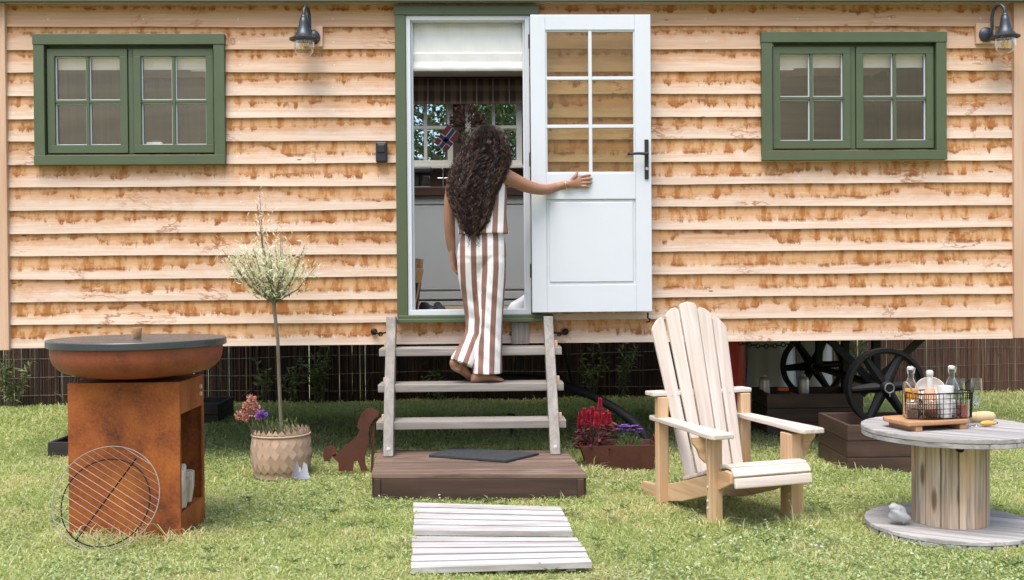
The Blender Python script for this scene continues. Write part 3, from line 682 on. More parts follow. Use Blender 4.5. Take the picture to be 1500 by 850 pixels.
def fb(u0, u1, v0, v1, th, name, mt):
    b = MB()
    for (a, e, f, g2) in ((u0, u1, v0, v1),) if not isinstance(u0, tuple) else zip(u0, u1, v0, v1): b.box(fc+ux*((a+e)/2)+uz*((f+g2)/2), (e-a, th, g2-f), m=m)
    return b.build(name, mt, t)
fb(-Wf/2, Wf/2, -Hf/2, Hf/2, .002, 'field', 'flagred')
fb((-Wf/2, -.042), (Wf/2, .004), (-.023, -Hf/2), (.023, Hf/2), .0035, 'white_cross', 'flagwhite')
fb((-Wf/2, -.035), (Wf/2, -.003), (-.016, -Hf/2), (.016, Hf/2), .0055, 'blue_cross', 'flagblue')
b = MB(); b.tube([fc-ux*(Wf/2)*-1+uz*(Hf/2+.02), fc+ux*(Wf/2)-uz*(Hf/2+.12)], .003, 6); b.build('stick', 'bark', t)
# firewood bucket, shoes
c = at(601, 449, .45); c = Vector((c.x-.02, .45, ZF)); t = thing('log_bucket', 'dark bucket of split logs just inside the doorway on the left', 'bucket', c)
b = MB(); b.lathe([(.07, 0), (.10, .20), (.095, .20), (.066, .008)], c, 24); b.build('bucket', 'plast', t, smooth=40)
for i, (dx_, dy, h, tl) in enumerate(((.03, 0, .34, .05), (.055, -.03, .30, .12), (-.02, .03, .36, -.05), (.0, -.05, .33, .03), (.06, .03, .37, .09))):
    b = MB(); b.beam(c+Vector((dx_*.6, dy, .03)), c+Vector((dx_+tl*.3, dy, h)), .055, .05, up=(0, 1, 0)); lo = b.build('split_log', 'log', bevel=.006)
    tag(lo, 'split log standing in the dark bucket inside the doorway', 'log', 'logs in the bucket by the doorway')
def shoe(c, ang, name, mt, label, L=.22, H=.085, sole='paper'):
    t = thing(name, label, 'shoe', c); m = Matrix.Rotation(ang, 3, 'Z')
    def ringz(x, w, h, z0=.018): return [c+m @ Vector((x, w*math.cos(k*math.pi/5), z0+max(0, h*math.sin(k*math.pi/5)))) for k in range(6)]
    b = MB(); b.loft([ringz(x*L, w, h) for (x, w, h) in ((-.48, .022, H*.75), (-.40, .032, H), (-.22, .034, H*.98), (-.02, .036, H*.72), (.2, .042, H*.50), (.38, .038, H*.36), (.48, .02, H*.16))]); b.build('upper', mt, t, smooth=60, recalc=True)
    b = MB(); b.prism([(x*L, s*w) for s in (1, -1) for (x, w) in (((-.5, .022), (-.4, .035), (0, .038), (.25, .045), (.45, .036), (.51, .012))[::s])], c, m @ Vector((1, 0, 0)), m @ Vector((0, 1, 0)), .02); b.build('sole', sole, t, bevel=.003, recalc=True)
    return t
q = at(768, 453, .25); shoe(Vector((q.x-.01, .25, ZF+.001)), R(215), 'trainer', 'shoe', 'white canvas trainer just inside the doorway at its right side', .24, .125)
for k, (px, la) in enumerate(((627, 'black slipper near the left end of the doorway floor'), (643, 'black slipper nearest the person on the doorway floor'))):
    q = at(px, 453, .35); tt = shoe(Vector((q.x, .35, ZF+.001)), R(-60-20*k), 'slipper', 'plast', la, .2, .05, 'plast'); tt['group'] = 'slippers inside the doorway'
# ------------------------------------------------------------------ steps, platform, boards on the lawn
PZ = .150
c4 = [gnd(544, 694, PZ), gnd(859, 694, PZ), gnd(829, 659, PZ), gnd(553.5, 659, PZ)]
pc = (c4[0]+c4[1]+c4[2]+c4[3])/4; plat = thing('step_platform', 'low brown decking platform at the foot of the wooden steps', 'platform', (pc.x, pc.y, 0))
b = MB(); n = 6
for i in range(n):
    a, e = i/n, (i+1)/n-.013; q = [c4[0].lerp(c4[3], a), c4[1].lerp(c4[2], a), c4[1].lerp(c4[2], e), c4[0].lerp(c4[3], e)]
    vs = [p+Vector((0, 0, d)) for d in (-.026, 0) for p in q]
    b.raw(vs, [(0, 3, 2, 1), (4, 5, 6, 7), (0, 1, 5, 4), (1, 2, 6, 5), (2, 3, 7, 6), (3, 0, 4, 7)], [(p.x, p.y, p.z) for p in vs])
b.build('deck', 'deck', plat, bevel=.003)
b = MB(); ins = [c4[0]+Vector((.012, .012, 0)), c4[1]+Vector((-.012, .012, 0)), c4[2]+Vector((-.012, -.012, 0)), c4[3]+Vector((.012, -.012, 0))]
for i in range(4):
    p, q = ins[i], ins[(i+1) % 4]; d = (q-p).normalized(); b.beam(Vector((p.x, p.y, .058))+d*.0, Vector((q.x, q.y, .058))-d*.03, .024, .130)
for p in (ins[0], ins[1]): b.box((p.x+(.02 if p is ins[0] else -.02), p.y-.008, .06), (.035, .03, .126))
b.build('skirting', 'planter', plat, bevel=.003)
# door mat
q = [gnd(*p, PZ+.004) for p in ((628, 669), (742, 677.5), (790, 666), (664, 658))]
b = MB(); N_ = 26; top = []
b.prism([(p.x, p.y) for p in q], (0, 0, PZ+.002), (1, 0, 0), (0, 1, 0), .014)
o = b.build('door_mat', 'mat', recalc=True, bevel=.003); tag(o, 'black rubber door mat lying askew on the decking platform', 'doormat')
# steps
sbL = gnd(568.5, 668, PZ); SB_Y = sbL.y; ST_Y = -.135
def sy(z): return SB_Y + (ST_Y-SB_Y)*max(0, min(1, (z-PZ)/(.93-PZ)))**1.15
stp = thing('wooden_steps', 'silvered oak open steps with three treads leading to the doorway', 'steps', (at(690, 600, SB_Y).x, (SB_Y+ST_Y)/2, PZ))
for (xb, xt, ytop) in ((569.5, 573.5, 465), (813, 802.5, 464)):
    b = MB(); pts = []; n = 12; zt = at(xt, ytop, ST_Y).z
    X0 = at(xb, 660, SB_Y).x; X1 = at(xt, ytop, ST_Y).x
    rings = []
    for i in range(n+1):
        t = i/n; z = PZ+.003+(zt-PZ)*t; x = X0+(X1-X0)*t; y = sy(z); hw = .030
        rings.append([Vector((x-hw, y-.045, z)), Vector((x+hw, y-.045, z)), Vector((x+hw, y+.05, z)), Vector((x-hw, y+.05, z))])
    o_ = len(b.v); b.loft(rings); g_ = b.g[o_]
    b.g = [(p[2], p[0]+rng.random()*0, p[1]) for p in b.g]
    so_ = b.build('stringer', 'step', stp, bevel=.004, recalc=True)
    b = MB(); m = Matrix.Rotation(R(90), 3, 'X'); b.lathe([(.012, 0), (.012, .006), (.006, .008)], Vector((X0, sy(PZ+.05)-.046, PZ+.045)), 14, m); b.build('bolt', 'galv', so_, smooth=40)
for (yt, xl, xr) in ((617, 551, 829.5), (562.5, 553.5, 826), (510, 555, 823)):
    z = .35
    for _ in range(8): z = at(690, yt, sy(z)-.03).z
    y = sy(z)-.03; xa, xb = at(xl, yt, y).x, at(xr, yt, y).x
    b = MB(); b.span(xa, xb, y, y+.20, z-.048, z); b.build('tread', 'step', stp, bevel=.004)
    for x in (xa+.03, xb-.05): b = MB(); b.span(x, x+.025, y+.03, y+.06, z+.001, z+.04); b.build('cleat', 'trim', stp, bevel=.002)
    if yt == 562.5: TR2 = (z, y)
# duckboards
for k, (qd, la) in enumerate((([(606, 777), (840, 779), (821, 741), (606, 734.5)], 'silvered slatted board on the lawn nearest the decking platform'), ([(603, 832), (868, 823), (845, 786), (604, 783.5)], 'silvered slatted board on the lawn nearest the camera'))):
    q = [gnd(*p, .034) for p in qd]; c = sum(q, Vector())/4; t = thing('duckboard', la, 'slatted board', (c.x, c.y, 0), 'slatted boards on the lawn'); n = 5
    for i in range(n):
        b = MB(); a, e = i/n, (i+1)/n-.04-.008*rng.random(); jt = .006*(rng.random()-.5)
        cs = [q[0].lerp(q[3], a)+Vector((jt, 0, 0)), q[1].lerp(q[2], a)+Vector((jt, 0, 0)), q[1].lerp(q[2], e)+Vector((jt, 0, 0)), q[0].lerp(q[3], e)+Vector((jt, 0, 0))]
        # reeded face: three shallow ribs per slat
        m_ = 6; up = []; zz = rng.uniform(-.001, .001)
        for j in range(m_+1):
            s = j/m_; h = 0 if j % 2 == 0 else -.0035
            up.append((cs[0].lerp(cs[3], s)+Vector((0, 0, h+zz)), cs[1].lerp(cs[2], s)+Vector((0, 0, h+zz))))
        vs = [p for u_ in up for p in u_]+[p-Vector((0, 0, .024)) for u_ in (up[0], up[-1]) for p in u_]; L_ = 2*(m_+1)
        fs = [(2*j, 2*j+1, 2*j+3, 2*j+2) for j in range(m_)]+[(L_, L_+1, 1, 0), (2*m_, 2*m_+1, L_+3, L_+2), (L_, L_+2, L_+3, L_+1)]
        b.raw(vs, fs, [(p.x, p.y, p.z) for p in vs]); b.build('slat', 'duck', t)
    b = MB()
    for s in (.12, .5, .88): p = q[0].lerp(q[1], s); r_ = q[3].lerp(q[2], s); b.beam((p.x, p.y+.01, .004), (r_.x, r_.y-.01, .004), .04, .018)
    b.build('bearer', 'duck', t)

# ------------------------------------------------------------------ fire bowl
pA = gnd(100, 792, 0); pY = at(181, 700, -1.95).y
x0, x1 = at(100, 660, -1.95).x, at(263.5, 660, -1.95).x; pzt = at(180, 561, -1.95).z; PD = .40; py0 = -1.95
fc = Vector(((x0+x1)/2, py0+PD/2, 0)); fb_ = thing('fire_bowl', 'rusty steel fire bowl on a square plinth with black cooking plate', 'fire pit', fc)
b = MB(); w_ = .008
b.span(x0, x1, py0, py0+w_, 0, pzt); b.span(x0, x1, py0+PD-w_, py0+PD, 0, pzt); b.span(x0, x0+w_, py0+w_, py0+PD-w_, 0, pzt-w_); b.span(x0+w_, x1, py0+w_, py0+PD-w_, pzt-w_, pzt-.001)
zo1 = at(266, 607, py0+.02).z; zo0 = at(266, 752, py0+.02).z
b.span(x1-w_, x1, py0+w_, py0+.02, 0, pzt-w_); b.span(x1-w_, x1, py0+PD-.03, py0+PD-w_, 0, pzt-w_); b.span(x1-w_, x1, py0+.02, py0+PD-.03, zo1, pzt-w_); b.span(x1-w_, x1, py0+.02, py0+PD-.03, 0, zo0); b.span(x0+w_, x1-w_, py0+w_, py0+PD-w_, zo0-.02, zo0-.004)
b.build('plinth', 'rust', fb_)
b = MB(); 
for z in (pzt-.055, pzt-.09): b.tube([(x1, py0+PD-.06, z), (x1+.007, py0+PD-.06, z)], .011, 12)
b.build('bolt', 'galv', fb_, smooth=40)
bc = Vector((at(202.5, 495, py0+PD/2).x, py0+PD/2, 0)); zr = at(199.5, 495.5, bc.y).z; br = 123.5/1470*(bc.y+6.6)
b = MB(); zb0 = pzt+.012
b.lathe([(.12, zb0), (.20, zb0+.003), (.27, zb0+.013), (.33, zb0+.030), (.355, zb0+.046), (.376, zb0+.070), (.386, zb0+.096), (.389, zb0+.118), (.389, zr-.035), (.381, zr-.035), (.366, zb0+.085), (.29, zb0+.04), (.12, zb0+.012)], bc, 64, caps=False)
b.lathe([(.09, pzt), (.15, zb0+.004)], bc, 32, caps=False); b.build('bowl', 'rustbowl', fb_, smooth=50)
b = MB(); b.lathe([(.0, zr-.034), (br-.004, zr-.034), (br, zr-.031), (br, zr-.004), (br-.004, zr), (br-.02, zr), (.0, zr+.001)], bc, 72, caps=False); b.build('cooking_plate', 'plate', fb_, smooth=40)
kp = at(201, 480, bc.y); b = MB(); b.lathe([(.014, zr), (.018, zr+.004), (.023, zr+.045), (.0225, zr+.05), (.0, zr+.051)], Vector((kp.x, bc.y, 0)), 24, caps=False); b.build('knob', 'olive', fb_, smooth=45)
b = MB()
for i, (pts, r_) in enumerate((([(264, 752), (283, 688)], .045), ([(268, 750), (274, 700)], .05), ([(262, 685), (292, 684)], .018), ([(270, 735), (278, 690)], .04))):
    y = py0+.06+.05*i; p, q = at(*pts[0], y), at(*pts[1], y); p.x = min(p.x, x1-.03-r_*.5); q.x = min(q.x, x1-.03); p.z = max(p.z, zo0+.02)
    bb = MB(); bb.tube([p, p.lerp(q, .5)+Vector((.004, .004, 0)), q], [r_, r_*.96, r_*.9], 10); o = bb.build('birch_log', 'birch', smooth=40)
    tag(o, 'pale birch log stored in the side opening of the rusty plinth', 'log', 'logs inside the plinth')
# grate leaning on the plinth
gc = at(155.5, 730, py0-.118); gr = 76.5/1470*(gc.y+6.6); tilt = R(67); m = Matrix.Rotation(tilt, 3, 'X')
gt = thing('cooking_grate', 'round wire grate leaning on the front of the rusty plinth', 'grate', (gc.x, gc.y, 0))
b = MB(); b.ring(gc, gr, .0025, m, 72, 8); b.build('rim', 'steelwhite', gt, smooth=60)
b = MB(); b.ring(gc+m @ Vector((-.004, -.016, -.012)), gr*.83, .003, m, 64, 8); ca = R(-31)
a_ = Vector((math.cos(ca), math.sin(ca), 0)); n_ = Vector((-math.sin(ca), math.cos(ca), 0))
b.tube([gc+m @ (n_*gr*.9+Vector((0, 0, -.008))), gc+m @ (-n_*gr*.93+Vector((0, 0, -.008)))], .0035, 6); b.build('support_ring', 'black', gt, smooth=60)
for i in range(17):
    o_ = -gr+2*gr*(i+.5)/17; h = math.sqrt(gr*gr-o_*o_)
    b = MB(); b.tube([gc+m @ (n_*o_-a_*h), gc+m @ (n_*o_+a_*h)], .0015, 6); b.build('bar', 'steelwhite', gt, smooth=60)

# ------------------------------------------------------------------ potted willow
TC = Vector((at(412, 655, -.42).x, -.42, 0)); 
bk = thing('woven_basket', 'round woven palm basket with zigzag rim holding the willow tree', 'basket', TC)
br_, zt_ = .178, at(412, 632, -.6).z; b = MB(); nrow, ncol = 7, 22
def bp(a, z):
    t = z/zt_; z = .04+max(0, z)*(1-.04/zt_); r_ = br_*(.93+.10*math.sin(math.pi*min(1, t*.95+.08))); return Vector((TC.x+r_*math.cos(a), TC.y+r_*math.sin(a), z))
for rr in range(nrow):
    for cc in range(ncol):
        for sgn in (1, -1):
            a0 = 2*math.pi*(cc+.5*(rr % 2))/ncol; da = 2*math.pi/ncol*.5; z0 = zt_*.9*rr/nrow; dzr = zt_*.9/nrow*1.0
            ce = bp(a0, z0+dzr*.5); out = Vector((math.cos(a0), math.sin(a0), 0))
            pts = [bp(a0, z0-dzr*.5), bp(a0+da, z0+dzr*.5), bp(a0, z0+dzr*1.5), bp(a0-da, z0+dzr*.5)] if sgn > 0 else None
            if not pts: continue
            rn = .35+.3*(rr % 2)+rng.uniform(-.25, .25); mid = ce+out*.0035
            o_ = [p+out*((.0025 if rr % 2 else -.0005) if i == 1 else (-.0005 if rr % 2 else .0025) if i == 3 else 0) for i, p in enumerate(pts)]
            b.raw(o_, [(0, 1, 2, 3)], None, max(0, min(1, rn)))
for cc in range(28):                          # zigzag rim
    a0 = 2*math.pi*cc/28; da = math.pi/28; out = Vector((math.cos(a0), math.sin(a0), 0))
    for th in (0, .005): b.raw([bp(a0-da, zt_*.89)+out*th, bp(a0+da, zt_*.89)+out*th, bp(a0, zt_*1.0)+out*th], [(0, 1, 2)])
b.build('weave', 'palm', bk)
b = MB(); b.lathe([(br_*.87, .005), (br_*.955, zt_*.45), (br_*.92, zt_*.9), (br_*.90, zt_*.9), (br_*.86, .02)], TC, 32, caps=False); b.ring(TC+Vector((0, 0, zt_*.865)), br_*.985, .006, n=40); b.build('liner', 'palm', bk, smooth=50)
b = MB(); b.lathe([(.001, zt_*.78), (br_*.95, zt_*.76)], TC, 32, caps=False); b.build('soil', 'soil', bk)
tr = thing('willow_tree', 'small standard willow with pale variegated leaves in the woven basket', 'tree', (TC.x, TC.y, zt_*.77))
tp = [at(x, y, TC.y) for (x, y) in ((412, 640), (411, 605), (408.5, 550), (407, 500), (402, 455), (401, 440))]
b = MB(); b.tube(tp, [.014, .012, .011, .0105, .011, .0135], 10); b.build('trunk', 'bark', tr, smooth=60)
b = MB(); tips = []; top = tp[-1]
for i in range(30):
    a = rng.uniform(0, 6.283); sp = rng.uniform(.15, 1.0); ph = rng.uniform(.25, 1); 
    end = top+Vector((math.cos(a)*.34*sp-.04, math.sin(a)*.19*sp, .09+.33*(1-.5*sp*sp)*ph+.02)); mid = top.lerp(end, .45)+Vector((math.cos(a)*.03, math.sin(a)*.03, -.02-.01*sp))
    pts = [top+Vector((0, 0, -.02)), mid, end]; b.tube(pts, [.006, .004, .0018], 5); tips.append(pts)
for i in range(2):
    end = at(378+i*4, 300-i*14, TC.y)+Vector((0, -.03, 0)); pts = [top, at(385, 360, TC.y), end]; b.tube(pts, [.005, .003, .0015], 5); tips.append(pts)
b.build('branch', 'bark', tr, smooth=60)
b = MB()
for (p0_, p1_, p2_) in tips:
    for s in range(58):
        t = rng.random()**.75; p = p0_.lerp(p1_, t*2) if t < .3 else p1_.lerp(p2_, (t-.3)/.7) if t >= .3 else p1_
        p = p+Vector((rng.gauss(0, .042), rng.gauss(0, .036), rng.gauss(0, .032)))
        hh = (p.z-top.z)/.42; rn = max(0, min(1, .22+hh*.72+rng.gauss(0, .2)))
        if hh < .02: continue
        b.leaf(p, (p2_-p1_).normalized()*.5+Vector((rng.uniform(-1, 1), rng.uniform(-1, 1), rng.uniform(-.5, 1))), rng.uniform(.026, .05), rng.uniform(.007, .012), rnd=rn)
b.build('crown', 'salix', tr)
# pink and purple flowers in the basket
fp = thing('pink_flower', 'dusty pink clustered flowers leaning over the left side of the basket', 'flower', (TC.x-.12, TC.y-.08, zt_*.77)); b = MB(); h_ = MB()
for (x, y, r_) in ((368, 585, .026), (374, 596, .022), (362, 596, .024), (352, 609, .028), (360, 612, .02), (379, 608, .02), (366, 604, .02)):
    p = at(x, y, TC.y-.12); b.tube([Vector((TC.x-.13, TC.y-.08, zt_*.76)), p.lerp(Vector((TC.x-.13, TC.y-.08, zt_)), .4)+Vector((-.01, 0, .0)), p], .0028, 5)
    for i in range(110):
        d = Vector((rng.gauss(0, 1), rng.gauss(0, 1), rng.gauss(0, 1))).normalized(); h_.leaf(p+d*r_*rng.uniform(.3, 1), d+Vector((0, 0, .4)), .014, .012)
b.build('stem', 'bark', fp); h_.build('flower_head', 'pink', fp)
fp = thing('purple_aster', 'small purple aster among the greenery at the basket rim', 'flower', (TC.x-.05, TC.y-.1, zt_*.77)); b = MB(); h_ = MB(); p = at(384, 608, TC.y-.14)
b.tube([(TC.x-.07, TC.y-.09, zt_*.76), p], .003, 5)
for i in range(150):
    d = Vector((rng.gauss(0, 1), rng.gauss(0, 1), rng.gauss(0, .5))).normalized(); h_.leaf(p+d*.012, d, .026, .008)
b.build('stem', 'vine', fp); h_.build('flower_head', 'purple', fp)
b = MB()
for i in range(260):
    a = rng.uniform(0, 6.28); rr = .15*rng.random()**.5; p = Vector((TC.x+rr*math.cos(a)-.04, TC.y+rr*math.sin(a)*.9, zt_*.76+rng.random()*.10)); b.leaf(p, (rng.uniform(-.5, .5), rng.uniform(-.5, .5), 1), rng.uniform(.02, .05), .009)
o = b.build('basket_greenery', 'vine'); tag(o, 'low loose green foliage growing round the willow trunk inside the basket', 'plant')
# crumpled silver butterfly ornament by the basket
p = gnd(441, 684, 0); p.y = TC.y-.21; p.x = at(439, 668, p.y).x; t = thing('metal_ornament', 'small shiny silver metal ornament leaning on the front of the woven basket', 'ornament', (p.x, p.y, 0))
b = MB()
for (poly, y) in (([(-.05, .05), (-.02, .13), (-.005, .09), (.01, .075), (.02, .12), (.04, .10), (.05, .05), (.06, .02), (.0, .02), (-.03, .025)], 0),): b.prism(poly, p+Vector((0, -.006, 0)), (1, 0, .1), (0, .25, 1), .006)
b.build('wings', 'chrome', t, recalc=True); b = MB(); b.tube([p, p+Vector((0, .012, .09))], .005, 8); b.build('stake', 'galv', t)
# rusty dog silhouette
D0 = at(515, 690, -.42); dg = [(481, 652), (489, 652), (493, 658), (492, 668), (487, 668), (483, 676), (475, 676), (473, 667), (475, 657)]
dpoly = [(486, 668), (498, 662), (506, 652), (516, 645), (524, 637), (527, 631), (523, 625), (525, 616), (530, 605), (536, 599), (543, 597), (548, 600), (553, 600), (555, 605), (554, 610), (549, 613), (546, 617), (542, 623), (540, 632), (541, 645), (538, 658), (535, 668), (535, 679), (539, 689), (529, 690), (524, 675), (519, 676), (517, 690), (496, 690), (496, 678)]
t = thing('dog_silhouette', 'flat rusty steel cutout of a sitting dog beside the platform', 'garden ornament', (D0.x, D0.y, 0)); b = MB()
for pl in (dg[::-1], dpoly[::-1]): b.prism([((at(x, y, -.42)-D0).x, (at(x, y, -.42)).z) for (x, y) in pl], (D0.x, -.42, 0), (1, 0, 0), (0, 0, 1), .005)
b.build('cutout', 'rustdark', t, recalc=True); b = MB(); b.beam(at(548, 612, -.405), at(545, 690, -.405), .016, .005, up=(0, 1, 0)); b.build('stake', 'rustdark', t)

# ------------------------------------------------------------------ trough planter with flowers
Y0 = gnd(905, 694, 0).y; tx0, tx1 = at(850, 651, Y0).x, at(963, 651, Y0).x; bx0, bx1 = at(864, 690, Y0).x, at(956, 690, Y0).x; tz = at(905, 653, Y0).z; dpt = .22
tc = Vector(((tx0+tx1)/2, Y0+dpt/2, 0)); tro = thing('rusty_planter', 'rusty tapered steel trough planter beside the right end of the steps', 'planter', tc); b = MB()
ang = R(5)
def tq(f, z, inset=0): return [tc+Vector((x, y, z)) for (x, y) in (((bx0+(tx0-bx0)*f)-tc.x+inset, -dpt/2-.02*f+.02+inset), ((bx1+(tx1-bx1)*f)-tc.x-inset, -dpt/2-.02*f+.02+inset), ((bx1+(tx1-bx1)*f)-tc.x-inset, dpt/2+.02*f-inset), ((bx0+(tx0-bx0)*f)-tc.x+inset, dpt/2+.02*f-inset))]
b.loft([tq(0, 0), tq(1, tz), tq(1, tz, .007), tq(.75, tz*.75, .007)], caps=False); b.build('trough', 'rustdark', tro, bevel=.002)
b = MB(); q = tq(.8, tz*.82, .008); b.raw(q, [(0, 1, 2, 3)]); b.build('soil', 'soil', tro)
b = MB(); b.ring(Vector((tx1+.004, Y0+dpt*.5, tz+.01)), .035, .007, Matrix.Rotation(R(78), 3, 'Y'), 20, 8); b.build('ring_handle', 'rustdark', tro, smooth=60)
ce = Vector((at(871, 640, Y0+.1).x, Y0+.10, tz*.8)); t = thing('red_celosia', 'red plumed celosia with maroon leaves in the rusty trough', 'plant', ce)
b = MB(); l_ = MB(); s_ = MB()
for (x, y0_, y1_, r_) in ((879, 617, 585, .026), (868, 622, 598, .024), (856, 624, 600, .022), (850, 628, 606, .02), (889, 622, 603, .022), (862, 628, 603, .02), (874, 627, 606, .024), (884, 630, 608, .02), (892, 626, 607, .016)):
    yy = Y0+.10+rng.uniform(-.06, .06); p0_, p1_ = at(x, y0_, yy), at(x, y1_, yy); s_.tube([ce+Vector((rng.uniform(-.03, .03), 0, 0)), p0_, p1_], [.005, .004, .002], 6)
    for i in range(300):
        tt = rng.random()**1.1; p = p0_.lerp(p1_, tt); rr = r_*(1-tt)**.7*1.1*(.8+.2*math.sin(tt*7+x)); a = rng.uniform(0, 6.28); d = Vector((math.cos(a), math.sin(a), 1.1))
        b.leaf(p+Vector((math.cos(a), math.sin(a), 0))*rr*.6, d, .018, .006)
for i in range(170):
    a = rng.uniform(0, 6.28); rr = rng.uniform(.02, .12); z = rng.uniform(0, .17); p = ce+Vector((math.cos(a)*rr, math.sin(a)*rr*.7, z)); l_.leaf(p, (math.cos(a), math.sin(a), rng.uniform(-.5, .5)), rng.uniform(.04, .07), rng.uniform(.016, .026))
s_.build('stem', 'darkleaf', t); l_.build('leaves', 'darkleaf', t); b.build('plumes', 'redleaf', t)
ce = Vector((at(921, 640, Y0+.1).x, Y0+.09, tz*.8)); t = thing('purple_aster', 'purple daisy flowered bushy plant at the right end of the rusty trough', 'plant', ce); b = MB(); l_ = MB()
for i in range(420):
    d = Vector((rng.gauss(0, 1), rng.gauss(0, .8), abs(rng.gauss(0, .9)))).normalized(); l_.leaf(ce+Vector((d.x*.085, d.y*.07, d.z*.085))*rng.uniform(.4, 1), d, .028, .007)
for (x, y) in ((907, 630), (915, 624), (922, 626), (930, 625), (937, 630), (926, 631), (916, 632), (911, 626), (934, 634)):
    p = at(x, y, Y0+.05+rng.uniform(-.04, .04))
    for i in range(36): a = i*.62; b.leaf(p, (math.cos(a), math.sin(a), .35), .026, .008)
l_.build('leaves', 'vine', t); b.build('flowers', 'purple', t)
# curved black pipe by the steps
pts = [at(x, y, Y) for (x, y, Y) in ((690, 556, .75), (735, 553, .62), (790, 556, .48), (835, 567, .36), (872, 582, .25), (905, 601, .15), (928, 618, .08), (942, 634, .03), (950, 652, .0))]
b = MB(); sm = []
for i in range(len(pts)-1):
    for k in range(4): sm.append(pts[i].lerp(pts[i+1], k/4))
sm.append(pts[-1]); b.tube(sm, [.030]*len(sm), 12); o = b.build('waste_pipe', 'pipe', smooth=60); tag(o, 'thick black pipe curving down from under the cabin behind the rusty trough', 'pipe')
p = at(749, 612, .9); p.z = 0; t = thing('garden_light', 'small black spike light on the grass under the steps', 'garden light', p)
b = MB(); b.tube([p, p+Vector((0, 0, .10))], .010, 8); b.build('spike', 'plast', t); b = MB(); b.lathe([(.026, .10), (.026, .16), (.03, .165), (.03, .19), (.0, .195)], p, 16, caps=False); b.build('lamp_head', 'plast', t, smooth=40)

# ------------------------------------------------------------------ garden chair
th = R(17); CW = Vector((math.cos(th), math.sin(th), 0)); CB = Vector((-math.sin(th), math.cos(th), 0)); CO = gnd(1047, 774, 0); CO.z = 0; SEP = .452
def C(u, v, z): return CO+CW*u+CB*v+Vector((0, 0, z))
ch = thing('garden_chair', 'pale cedar slatted garden armchair with fan back standing on the lawn', 'chair', C(SEP/2, .25, 0))
AZ = .452
def cbeam(p, q, w_, h_, up=(0, 0, 1)): return MB().beam(C(*p), C(*q), w_, h_, up)
cm = Matrix((CW, CB, Vector((0, 0, 1)))).transposed()
for u in (0, SEP):
    b = MB(); b.box(C(u, .0, AZ/2-.012), (.072, .03, AZ-.024), m=cm); b.box(C(u+(.022 if u == 0 else -.022), .048, AZ/2-.012), (.026, .066, AZ-.024), m=cm); lg = b.build('leg', 'chairleg', ch, bevel=.004)
    b = MB(); pr = [(0, 0), (.075, 0), (.07, -.03), (.045, -.06), (.03, -.10), (0, -.13)]
    sgn = 1 if u else -1
    b.prism([(a*1, c) for (a, c) in pr], C(u+sgn*.036, .012, AZ-.013), CW*sgn, (0, 0, 1), .024); b.build('bracket', 'chairleg', lg, bevel=.003, recalc=True)
    b = MB()
    for z in (.10, .135, .20): b.tube([C(u-.034, 0, z), C(u-.041, 0, z)], .006, 8)
    b.build('bolt', 'galv', lg)
# arms
for s_, u in ((-1, -.012), (1, SEP+.03)):
    poly = [(-.055, -.11), (.055, -.115), (.066, -.09), (.066, -.02), (.045, .22), (.03, .60), (.02, .63), (-.035, .63), (-.042, .60), (-.05, .2), (-.066, -.03), (-.066, -.085)]
    if s_ < 0: poly = [(-a, c) for (a, c) in poly][::-1]
    b = MB(); b.prism([(a+u, c) for (a, c) in poly], CO+Vector((0, 0, AZ-.011)), CW, CB, .024, grain='y'); b.build('arm', 'chair', ch, bevel=.005, recalc=True)
# side rails
for u in (.047, SEP-.047):
    top = lambda v: .275-.36*(v+.12)
    poly = [(-.13, .235), (-.125, .285), (-.08, .290), (.10, .235), (.36, .155), (.60, .090), (.80, .075), (.835, .045), (.80, .0), (.62, .0), (.35, .055), (.08, .14)]
    b = MB(); b.prism(poly, C(u-.0125, 0, 0), CB, (0, 0, 1), -.025); b.build('side_rail', 'chairleg', ch, bevel=.004, recalc=True)
# seat slats
for (v, z, tl, w_) in ((-.146, .238, 80, .048), (-.128, .285, 52, .046), (-.082, .306, 2, .060), (-.020, .296, -14, .058), (.038, .274, -17, .066), (.11, .250, -17, .066), (.182, .227, -17, .066), (.254, .204, -17, .066), (.326, .181, -17, .066)):
    a = R(tl); d = CB*math.cos(a)+Vector((0, 0, math.sin(a))); b = MB(); p, q = C(.022, v, z), C(SEP-.012+.0, v, z)
    m = Matrix((CW, d, CW.cross(d))).transposed(); b.box((p+q)/2, ((q-p).length, w_, .02), m=m); b.build('seat_slat', 'chair', ch, bevel=.006)
# fanned back slats
for i, (ub, ut, zt2, wb_, wt) in enumerate(((.086, .012, .985, .057, .082), (.155, .101, 1.035, .057, .080), (.226, .199, 1.058, .066, .104), (.297, .297, 1.035, .057, .080), (.366, .388, .985, .057, .082))):
    b0, b1 = C(ub, .385, .13), C(ut, .640-(i == 2)*.0, zt2); ax = (b1-b0).normalized(); nx_ = CB; sd_ = ax.cross(CB).normalized(); 
    if sd_.dot(CW) < 0: sd_ = -sd_
    L_ = (b1-b0).length; sl = .022*(i-2)
    poly = [(-wb_/2, 0), (wb_/2, 0), (wt/2, L_-.012-max(0, sl)*1.1-.006), (wt/2-.012, L_-max(0, sl)*1.0-.002), (0, L_-.0+.004-abs(sl)*.45+.004*(i == 2)), (-wt/2+.012, L_-max(0, -sl)*1.0-.002), (-wt/2, L_-.012-max(0, -sl)*1.1-.006)]
    b = MB(); b.prism(poly, b0, sd_, ax, .020, grain='y'); b.build('back_slat', 'chair', ch, bevel=.005, recalc=True)
